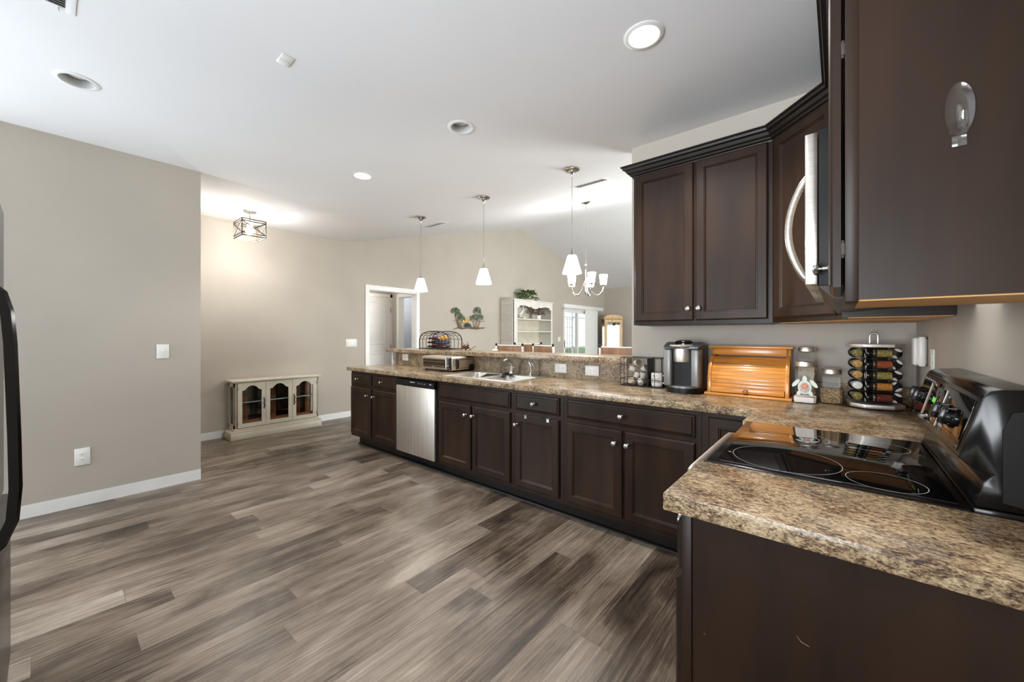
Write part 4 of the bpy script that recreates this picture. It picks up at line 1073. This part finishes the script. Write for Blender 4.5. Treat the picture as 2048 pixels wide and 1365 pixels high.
MB().box(xf - .001, xf + .002, 1.494, 1.500, .14, .70).box(xf - .001, xf + .002, 1.506, 1.510, .14, .70).box(xf - .001, xf + .002, 2.484, 2.490, .14, .70).build('reeding', M['curio_glaze'], r, True)
for y in (1.492, 2.489): MB().box(xb + .03, xf - .04, y, y + .003, .18, .65).build('side_glass', M['glass'], r, True)
MB().box(xb, xf - .03, 1.50, 2.484, .132, .150).build('floor_panel', M['brown_wood'], r, True)
MB().box(xf - .045, xf - .012, 1.50, 2.484, .150, .222).build('front_lip', M['brown_wood'], r, True)
MB().box(xb, xb + .006, 1.50, 2.484, .15, .70).build('mirror_back', M['mirror'], r, True)
for y in (1.655, 1.985, 2.30, 2.43): MB().box(xb + .006, xb + .05, y - .032, y + .032, .15, .70, .004).build('mirror_reflection', M['brown_wood'], r, True)  # brown posts stand in for reflections in the mirror back
gs_ = MB().box(xb + .01, xf - .024, 1.502, 2.482, .446, .454).build('glass_shelf', M['shelf_glass'], r, True)
MB().box(xf - .0238, xf - .021, 1.502, 2.482, .443, .457).build('shelf_edge', M['glass_edge'], gs_, True)
ys = [1.516, 1.829, 2.149, 2.470]
for i in range(3):
    a, b_ = ys[i] + .002, ys[i + 1] - .002; c = (a + b_) / 2; g0, g1 = a + .048, b_ - .045; gm = (g0 + g1) / 2; gw = (g1 - g0) / 2
    z0, z1 = .140, .698; gz = .190; gs = .604
    top_ = []
    for q in range(21):
        u = -1 + 2 * q / 20; au = abs(u)
        zz = gs + (.012 * (1 - (au - .66) / .34) ** 2 if au > .66 else .012 + .046 * math.cos(au / .66 * PI / 2) ** 0.7)
        top_.append((gm + u * gw, zz))
    dm = MB(); th = (xf, xf + .018)
    # stiles and bottom rail
    dm.box(th[0], th[1], a, g0, z0, z1).box(th[0], th[1], g1, b_, z0, z1).box(th[0], th[1], g0, g1, z0, gz)
    dm.prism([(g1, z1), (g0, z1)] + top_, th[0], th[1], 'X')
    d = dm.build('door', M['curio_paint'], r, True)
    MB().prism([(g0, gz), (g1, gz)] + top_[::-1], xf + .004, xf + .006, 'X').build('pane', M['glass'], d, True)
    if i in (0, 2):
        yy = b_ - .020 if i == 0 else a + .020
        hm = MB().tube([(xf + .019, yy, .36), (xf + .030, yy + .006, .385), (xf + .034, yy - .004, .42), (xf + .030, yy + .006, .455), (xf + .019, yy, .485)], [.004, .006, .0075, .006, .004], 8)
        for zz in (.355, .372, .47, .49): hm.sphere((xf + .022, yy, zz), .008, sub=1)
        hm.build('handle', M['black_metal'], d, True)
        hy = a + .002 if i == 0 else b_ - .002
        for zz in (.20, .63): MB().cyl((xf + .019, hy, zz - .022), (xf + .019, hy, zz + .022), .004, 8).build('hinge', M['nickel'], d, True)
MB().tube([(xb + .02, 1.44, .07), (xb + .03, 1.42, .05), (xb + .04, 1.41, .02), (xb + .05, 1.43, .006)], .003, 6).build('power_cord', M['black_metal'], r, True)

# ------------------------------------------------------------ bar ledge: wine rack with bottles, antler bundle, white bowl
r = thing('wine_rack', 'black arched wire wine rack on the far end of the bar ledge', 'wine rack', (-3.80, 3.14, 1.124))
hw, hd = .285, .10
def archp(w, y, h, n=16, sq=1.0):
    pts = [(-w, y, 0)]
    for i in range(n + 1):
        a = PI - PI * i / n
        pts.append((w * (abs(math.cos(a)) ** .75) * (1 if math.cos(a) > 0 else -1), y, .10 + (h - .10) * math.sin(a) ** .8 if 0 < i < n else .10))
    pts.append((w, y, 0)); return pts
fm = MB()
for y in (-hd, hd): fm.tube(archp(hw, y, .225), .0065, 8)
fm.tube([(-hw, -hd, .012), (hw, -hd, .012), (hw, hd, .012), (-hw, hd, .012)], .005, 6, True)
fm.build('frame', M['black_metal'], r)
fm = MB()
for w_ in (.22, .15, .08): fm.tube(archp(w_, -hd, .205 if w_ > .2 else .19), .0032, 6)
for w_ in (.22, .15, .08): fm.tube(archp(w_, hd, .205 if w_ > .2 else .19), .0032, 6)
for k in range(9):
    a = PI * (k + .5) / 9; x, z = hw * (abs(math.cos(a)) ** .75) * (1 if math.cos(a) > 0 else -1), .10 + .125 * math.sin(a) ** .8
    fm.cyl((x, -hd, z), (x, hd, z), .003, 6)
for z in (.045, .095, .145):
    for y in (-hd * .6, hd * .6): fm.tube([(-.15 + .0125 * i, y, z - .010 + .012 * abs(math.sin(i * PI / 4))) for i in range(25)], .0026, 5)
fm.build('wire_grid', M['black_metal'], r)
BOT = [(-.10, .035, 'bottle_red'), (-.03, .035, 'bottle_green'), (.04, .035, 'bottle_red'), (-.10, .085, 'bottle_blue'), (-.03, .085, 'bottle_green'), (.045, .085, 'bottle_blue'),
       (-.085, .135, 'bottle_red'), (-.02, .135, 'bottle_blue'), (.05, .135, 'bottle_amber')]
bl = ['dark red bottle in the bottom row of the wine rack, left', 'dark green bottle in the bottom row of the wine rack, middle', 'dark red bottle in the bottom row of the wine rack, right',
      'blue-labelled bottle in the middle row of the wine rack, left', 'dark green bottle in the middle row of the wine rack', 'blue-labelled bottle in the middle row of the wine rack, right',
      'red bottle in the top row of the wine rack, left', 'blue bottle in the top row of the wine rack, middle', 'amber bottle in the top row of the wine rack, right']
for (x, z, m_), lb in zip(BOT, bl):
    o = thing('wine_bottle', lb, 'bottle', (-3.80 + x, 3.14, 1.124 + z + .004), 0, 'bottles in the wine rack')
    MB().lathe([(.001, .0), (.022, .0), (.0235, .004), (.0235, .12), (.012, .15), (.0095, .16), (.0095, .20)], Tm(0, .09, 0, rx=PI / 2), 16).build('glass', M[m_], o)
    MB().lathe([(.0102, .175), (.0102, .203), (.001, .2035)], Tm(0, .09, 0, rx=PI / 2), 12).build('cap', M['bottle_red' if m_ != 'bottle_red' else 'black_satin'], o)
r = thing('dried_arrangement', 'dried brown leaf and twig arrangement on the bar ledge beside the wine rack', 'dried plant', (-3.36, 3.16, 1.124))
m = MB(); random.seed(4)
def leafm(mb, base, tip, wd, nrm=None):
    b, t = Vector(base), Vector(tip); d = t - b
    s = d.cross(Vector((0, 0, 1)) if nrm is None else Vector(nrm))
    if s.length < 1e-4: s = Vector((1, 0, 0))
    s.normalize(); up = s.cross(d).normalized() * wd * .25
    P = [b, b + d * .35 + s * wd * .5 + up, b + d * .7 + s * wd * .35 + up, t, b + d * .7 - s * wd * .35 + up, b + d * .35 - s * wd * .5 + up, b + d * .5 - up * .3]
    mb.raw([tuple(p) for p in P], [(0, 1, 6), (1, 2, 6), (2, 3, 6), (3, 4, 6), (4, 5, 6), (5, 0, 6)])
for i in range(26):
    a = random.uniform(0, 2 * PI); l = random.uniform(.05, .10)
    leafm(m, (0, 0, .012), (l * math.cos(a), l * .6 * math.sin(a), .02 + random.uniform(0, .06)), .022)
m.build('leaves', M['dry_leaf'], r)
m = MB()
for i in range(9):
    a = random.uniform(0, 2 * PI); l = random.uniform(.03, .09)
    m.tube([(0, 0, 0), (l * .5 * math.cos(a), l * .3 * math.sin(a), .05), (l * math.cos(a), l * .5 * math.sin(a), random.uniform(.06, .11))], [.004, .003, .0015], 6)
m.tube([(.05, 0, .005), (.10, 0, .02), (.14, .01, .045), (.16, .01, .05)], [.004, .004, .003, .002], 6)
m.build('twigs', M['black_metal'], r)
o = MB().lathe([(.001, 0), (.030, 0), (.036, .008), (.028, .018), (.012, .024), (.001, .025)], Tm(-2.93, 3.20, 1.124), 24)
tag(o.build('white_saucer', M['ceramic']), 'small white upturned dish on the bar ledge left of the chairs', 'dish')

# ------------------------------------------------------------ bar chairs beyond the ledge
def chair():
    r = thing('bar_chair', 'x', 'chair', (0, 0, 0), 0, 'chairs behind the bar ledge')   # faces -Y local
    w = .20
    MB().box(-w, w, -.19, .19, .70, .74, .008).build('seat', M['chair_wood'], r)
    for x in (-w + .02, w - .02):
        MB().cyl((x, -.17, 0), (x * .95, -.16, .70), .017, 10).build('leg', M['black_metal'], r)
        o = MB().cyl((x, .17, 0), (x, .175, .70), .017, 10).cyl((x, .175, .70), (x, .21, 1.185), .013, 10).build('rear_post', M['trim'], r)
        MB().sphere((x, .212, 1.198), .012, sub=2).cyl((x, .21, 1.18), (x, .212, 1.19), .014, 10).build('finial', M['black_metal'], o)
    MB().box(-w + .03, w - .03, .192, .212, 1.02, 1.180, .004).build('back_panel', M['chair_wood'], r)
    MB().box(-w + .02, w - .02, .196, .212, 1.180, 1.190, .003).build('top_rail', M['trim'], r)  # white of rail and posts stands in for glare on the chair backs
    for z in (.22, .32): MB().cyl((-w + .02, .17, z), (w - .02, .17, z), .010, 8).cyl((-w + .02, -.17, z), (w - .02, -.17, z), .010, 8).build('stretcher', M['black_metal'], r)
    return r
c0 = chair()
for i, (x, y, rz, lb) in enumerate(((-2.93, 3.62, PI + .12, 'bar chair with brown back panel in front of the white bookcase'), (-2.46, 3.74, PI - .30, 'bar chair with brown back panel left of the patio door, right neighbour of another'), (-1.62, 3.72, PI - .1, 'bar chair with brown back panel half hidden by the kitchen wall'), (-3.30, 4.18, PI + .95, 'bar chair with glare-white frame turned sideways, farthest left of the chairs behind the bar'))):
    o = c0 if i == 0 else dup(c0, (0, 0, 0))
    o.location = (x, y, 0); o.rotation_euler = (0, 0, rz); o['label'] = lb

# ------------------------------------------------------------ white bookcase with things on it
r = thing('bookcase', 'tall white bookcase with scalloped top and louvred side in the far room', 'bookcase', (-5.78, 7.48, 0))
x0, x1, ya, yb = -5.985, -5.580, 6.725, 8.250
for q0 in (ya, yb - .025): MB().box(x0, x1, q0, q0 + .025, 0, 2.11).build('side_panel', M['bookcase_white'], r, True)
lv = MB()
for i in range(26): lv.box(-.004, .004, -.165, .165, -.022, .022, M=Tm(-5.79, ya - .004, 1.0 + .041 * i, rz=PI / 2, ry=0) @ Matrix.Rotation(.28, 4, 'Y'))
lv.build('louvred_panel', M['bookcase_white'], r, True)
MB().box(x0 - .0, x1 + .02, ya - .015, yb + .015, 2.10, 2.128, .005).build('top', M['bookcase_white'], r, True)
MB().box(x0, x0 + .012, ya + .02, yb - .02, 0, 2.10).build('back', M['curio_paint'], r, True)
for z in (1.665, 1.375, 1.02): MB().box(x0 + .01, x1 - .005, ya + .025, yb - .025, z, z + .026, .003).build('shelf', M['bookcase_white'], r, True)
for q0, q1 in ((ya, ya + .12), (yb - .06, yb)): MB().box(x1 - .02, x1 + .001, q0, q1, .925, 2.0995, .002).build('stile', M['bookcase_white'], r, True)
pts = [(ya + .10, 2.10), (ya + .10, 1.945)]
for q in range(49):
    u = q / 48; y = ya + .12 + (yb - .06 - ya - .12) * u
    z = 1.955 + .035 * abs(math.sin(u * PI * 3.0)) ** .6 if not .38 < u < .62 else 1.93 + .04 * abs((u - .5) / .12) ** 2
    if u < .06 or u > .94: z = 1.93
    pts.append((y, z))
pts += [(yb - .03, 1.945), (yb - .03, 2.10)]
MB().prism(pts, x1 - .018, x1 - .001, 'X').build('scalloped_valance', M['bookcase_white'], r, True)
b_ = MB().box(x0, x1 + .06, ya, yb, 0, .92, .004).build('base_cupboard', M['bookcase_white'], r, True)
for yy in (ya + .03, (ya + yb) / 2 + .01): MB().rings(0, .70, .10, .86, DOOR, Tm(x1 + .06, yy, 0, rz=PI / 2)).build('door', M['bookcase_white'], b_, True, 20)
def plant(name, label, loc, rad, hgt, n, m_, potm=None, ph=.09, cat='plant', seed=1):
    r = thing(name, label, cat, loc); random.seed(seed)
    if potm: MB().lathe([(.001, 0), (.055, 0), (.062, .01), (.070, ph), (.064, ph), (.001, ph - .015)], None, 20).build('pot', potm, r)
    m = MB()
    for i in range(n):
        a = random.uniform(0, 2 * PI); el = random.uniform(.0, 1.4); l = rad * random.uniform(.55, 1.0)
        bx = Vector((random.uniform(-.03, .03), random.uniform(-.03, .03), ph))
        mid = bx + Vector((l * .6 * math.cos(a) * math.cos(el), l * .6 * math.sin(a) * math.cos(el), hgt * .7 * math.sin(el)))
        leafm(m, mid, mid + Vector((l * .5 * math.cos(a), l * .5 * math.sin(a), random.uniform(-.05, .08))), rad * .22)
        if i % 3 == 0: m.tube([bx, mid], .003, 5)
    m.build('foliage', m_, r)
    return r
plant('potted_plant', 'leafy green plant on top of the white bookcase', (-5.76, 7.42, 2.129), .30, .24, 90, M['leaf'], M['curio_glaze'], .05, seed=5)
plant('flower_pot', 'mauve flowers in a white pot on the top shelf of the bookcase', (-5.72, 7.83, 1.692), .24, .26, 110, M['flower_mauve'], M['ceramic'], .10, seed=8)
r = thing('heron_figurine', 'white heron figurine on the top bookcase shelf, left of the flowers', 'figurine', (-5.72, 7.14, 1.692))
MB().sphere((0, 0, .012), .055, sz=.22).build('base', M['bronze'], r)
MB().tube([(0, -.07, .10), (0, -.03, .115), (0, .03, .15), (0, .075, .20), (0, .085, .25), (0, .070, .275), (0, .085, .295)], [.006, .026, .036, .022, .012, .010, .014], 12).tube([(0, .085, .295), (0, .12, .292), (0, .145, .286)], [.012, .006, .001], 8).build('body', M['ceramic'], r)
for dy in (-.008, .012): MB().cyl((0, dy, .0), (0, dy, .12), .004, 6).build('leg', M['ceramic'], r)
o = MB().sphere((-5.72, 7.27, 1.712), .028, sy=1.5, sz=.75)
tag(o.build('seashell', M['ceramic']), 'small white shell on the top bookcase shelf between heron and flowers', 'shell')
plant('dark_greenery', 'tuft of dark leaves beside the heron at the left end of the shelf', (-5.74, 6.93, 1.692), .12, .14, 40, M['leaf_dark'], None, .01, seed=3)

# ------------------------------------------------------------ palm wall art
r = thing('palm_wall_art', 'metal palm tree wall art on the beige wall beside the cased opening', 'wall art', (XB + .02, 5.74, 1.45))
xw = XB + .022
def frond_crown(mb, y, z, R, n=11):
    for i in range(n):
        a = PI * (-.15 + 1.3 * i / (n - 1)); L = R * random.uniform(.8, 1.1)
        p0 = Vector((xw, y, z)); p1 = Vector((xw + .014, y + L * .6 * math.cos(a), z + L * .6 * math.sin(a) + .01)); p2 = Vector((xw + .006, y + L * math.cos(a) * 1.05, z + L * math.sin(a) * .75 - .03))
        leafm(mb, p0, p1, R * .30, (1, 0, 0)); leafm(mb, p0 + (p1 - p0) * .7, p2, R * .26, (1, 0, 0))
random.seed(11)
trees = [(5.43, 1.50, 5.33, 1.80, .12), (5.46, 1.50, 5.41, 1.72, .10), (5.50, 1.50, 5.50, 1.66, .11), (5.90, 1.50, 5.95, 1.83, .13), (5.88, 1.50, 5.86, 1.68, .12), (5.96, 1.50, 6.03, 1.70, .11)]
m = MB(); l = MB()
for ya_, za_, yb_, zb_, R in trees:
    m.tube([(xw, ya_, za_ - .05), (xw + .006, ya_ * .4 + yb_ * .6 + (.03 if yb_ > ya_ else -.03), za_ * .55 + zb_ * .45), (xw, yb_, zb_)], [.010, .007, .006], 7)
    frond_crown(l, yb_, zb_, R)
m.tube([(xw, 5.27, 1.425), (xw, 5.40, 1.455), (xw, 5.50, 1.440), (xw, 5.66, 1.452), (xw, 5.80, 1.447), (xw, 5.95, 1.442), (xw, 6.10, 1.462), (xw, 6.21, 1.475)], [.004, .010, .012, .008, .012, .014, .008, .003], 7)
m.tube([(xw, 5.70, 1.445), (xw, 5.85, 1.475), (xw, 6.0, 1.468), (xw, 6.16, 1.448)], .006, 6)
m.build('trunks', M['bronze'], r, True); l.build('fronds', M['leaf_grey'], r, True)
MB().prism([(5.62 + .10 * math.cos(a), 1.575 + .085 * math.sin(a)) for a in [PI * i / 16 for i in range(17)]], xw - .004, xw + .004, 'X').build('sun', M['sun_yellow'], r, True)
m = MB()
for i in range(9):
    a = PI * (.05 + .9 * i / 8); leafm(m, (xw + .006, 5.66, 1.475), (xw + .012, 5.66 + .12 * math.cos(a), 1.475 + .10 * math.sin(a)), .04, (1, 0, 0))
m.build('agave', M['leaf_dark'], r, True)
m = MB()
for z, y0_, y1_ in ((1.60, 5.24, 5.42), (1.555, 5.30, 5.60), (1.635, 5.72, 6.20), (1.69, 5.70, 6.18), (1.60, 5.78, 6.19)): m.tube([(xw - .004, y0_, z), (xw - .002, (y0_ + y1_) / 2, z - .008), (xw - .004, y1_, z + .003)], [.002, .004, .002], 6)
m.build('cloud_wires', M['bronze'], r, True)

# ------------------------------------------------------------ patio door, blinds, outside
pdm = MB()
pdm.box(XB - .10, XB - .02, G0, G0 + .05, 0, GZ).box(XB - .10, XB - .02, G1 - .05, G1, 0, GZ).box(XB - .10, XB - .02, G0, G1, GZ - .05, GZ).box(XB - .10, XB - .02, G0, G1, 0, .04)
pd = tag(pdm.build('door_2', M['trim']), kind='structure')
gm = (G0 + G1) / 2
for a, b_, xo in ((G0 + .05, gm + .04, -.055), (gm - .04, G1 - .05, -.095)):
    MB().box(XB + xo, XB + xo + .035, a, a + .06, .04, GZ - .05).box(XB + xo, XB + xo + .035, b_ - .06, b_, .04, GZ - .05).box(XB + xo, XB + xo + .035, a + .06, b_ - .06, .04, .12).box(XB + xo, XB + xo + .035, a + .06, b_ - .06, GZ - .12, GZ - .05).build('sash', M['trim'], pd)
    MB().box(XB + xo + .015, XB + xo + .020, a + .06, b_ - .06, .12, GZ - .12).build('pane', M['glass'], pd)
    gr = MB()
    for k in (1, 2): gr.box(XB + xo + .012, XB + xo + .024, a + .06, b_ - .06, .12 + (GZ - .24) * k / 3 - .004, .12 + (GZ - .24) * k / 3 + .004)
    gr.build('grille', M['trim'], pd)
MB().box(XB - .02, XB - .005, G0 + .065, G0 + .085, .95, 1.15, .004).build('handle', M['black_satin'], pd)
r = thing('vertical_blind', 'white vertical blind drawn to the right of the patio door', 'blind', (XB + .07, 10.45, 0))
MB().box(XB + .005, XB + .115, 9.30, 11.62, 2.075, 2.185, .005).build('valance', M['trim'], r, True)
for i in range(15):
    y = 10.62 + .045 * i
    MB().box(-.044, .044, -.0012, .0012, .03, 2.09, M=Tm(XB + .06, y, 0, rz=.45)).build('slat', M['blind'], r, True)
# screened porch outside
struct('ground_outside', MB().box(-11, XB - .13, 7.6, 16, -.12, -.02), M['porch_deck'])
struct('lawn', MB().box(-40, -11, -10, 40, -.25, -.12), M['lawn'])
r = thing('porch_screen', 'white screened porch framing outside the patio door', 'porch screen', (-8.6, 11, -.02))
m = MB()
for y in (8.8, 9.7, 10.6, 11.5, 12.4, 13.3, 14.2): m.box(-8.63, -8.57, y - .03, y + .03, -.02, 2.5)
for z in (.8, 2.05, 2.45): m.box(-8.63, -8.57, 8.6, 15.2, z - .03, z + .03)
m.build('posts', M['trim'], r, True)
m = MB()
for i in range(28): m.box(-8.605, -8.595, 8.8 + .2 * i, 8.812 + .2 * i, 0, 2.05)
for i in range(6): m.box(-8.605, -8.595, 8.6, 14.2, .3 + .33 * i, .310 + .33 * i)
m.build('grid', M['slot'], r, True)
struct('wall_porch', MB().box(-8.5, XB - .13, 15.4, 15.5, -.02, 2.6), M['porch_wall'])

# ------------------------------------------------------------ oak curio in the far corner
r = thing('curio_cabinet', 'narrow oak glass-door curio cabinet in the far corner', 'curio cabinet', (-5.50, 11.45, 0), math.radians(45))
w, dpt = .285, .17
MB().box(-w, w, -dpt, dpt, 0, .14, .006).build('plinth', M['oak'], r)
MB().box(-w - .02, w + .02, -dpt - .02, dpt, 1.80, 1.85, .008).build('cornice', M['oak'], r)
MB().prism([(-w, 1.85), (w, 1.85)] + [(w * math.cos(a), 1.85 + .09 * math.sin(a) ** .8 if 0 < a < PI else 1.85) for a in [PI * i / 14 for i in range(1, 14)]], -dpt - .005, -dpt + .03, 'Y').build('pediment', M['oak'], r)
fr = MB()
for sx in (-1, 1):
    for sy in (-1, 1): fr.box(sx * w - .03 if sx > 0 else -w, w if sx > 0 else -w + .03, dpt - .03 if sy > 0 else -dpt, dpt if sy > 0 else -dpt + .03, .14, 1.80)
fr.build('corner_posts', M['oak'], r)
d = MB().box(-w + .03, -w + .085, -dpt - .006, -dpt + .012, .15, 1.79).box(w - .085, w - .03, -dpt - .006, -dpt + .012, .15, 1.79).box(-w + .085, w - .085, -dpt - .006, -dpt + .012, .15, .22).box(-w + .085, w - .085, -dpt - .006, -dpt + .012, 1.70, 1.79).build('door', M['oak'], r)
MB().box(-w + .085, w - .085, -dpt, -dpt + .004, .22, 1.70).build('pane', M['glass'], d)
MB().box(-w, w, dpt - .012, dpt, .14, 1.80).build('mirror_back', M['mirror'], r)
for z in (.55, .95, 1.35): MB().box(-w + .03, w - .03, -dpt + .015, dpt - .015, z, z + .008).build('shelf', M['shelf_glass'], r)
for s in (-1, 1): MB().box(s * (w - .012) - .002, s * (w - .012) + .002, -dpt + .03, dpt - .03, .14, 1.80).build('side_glass', M['tint_glass'], r)
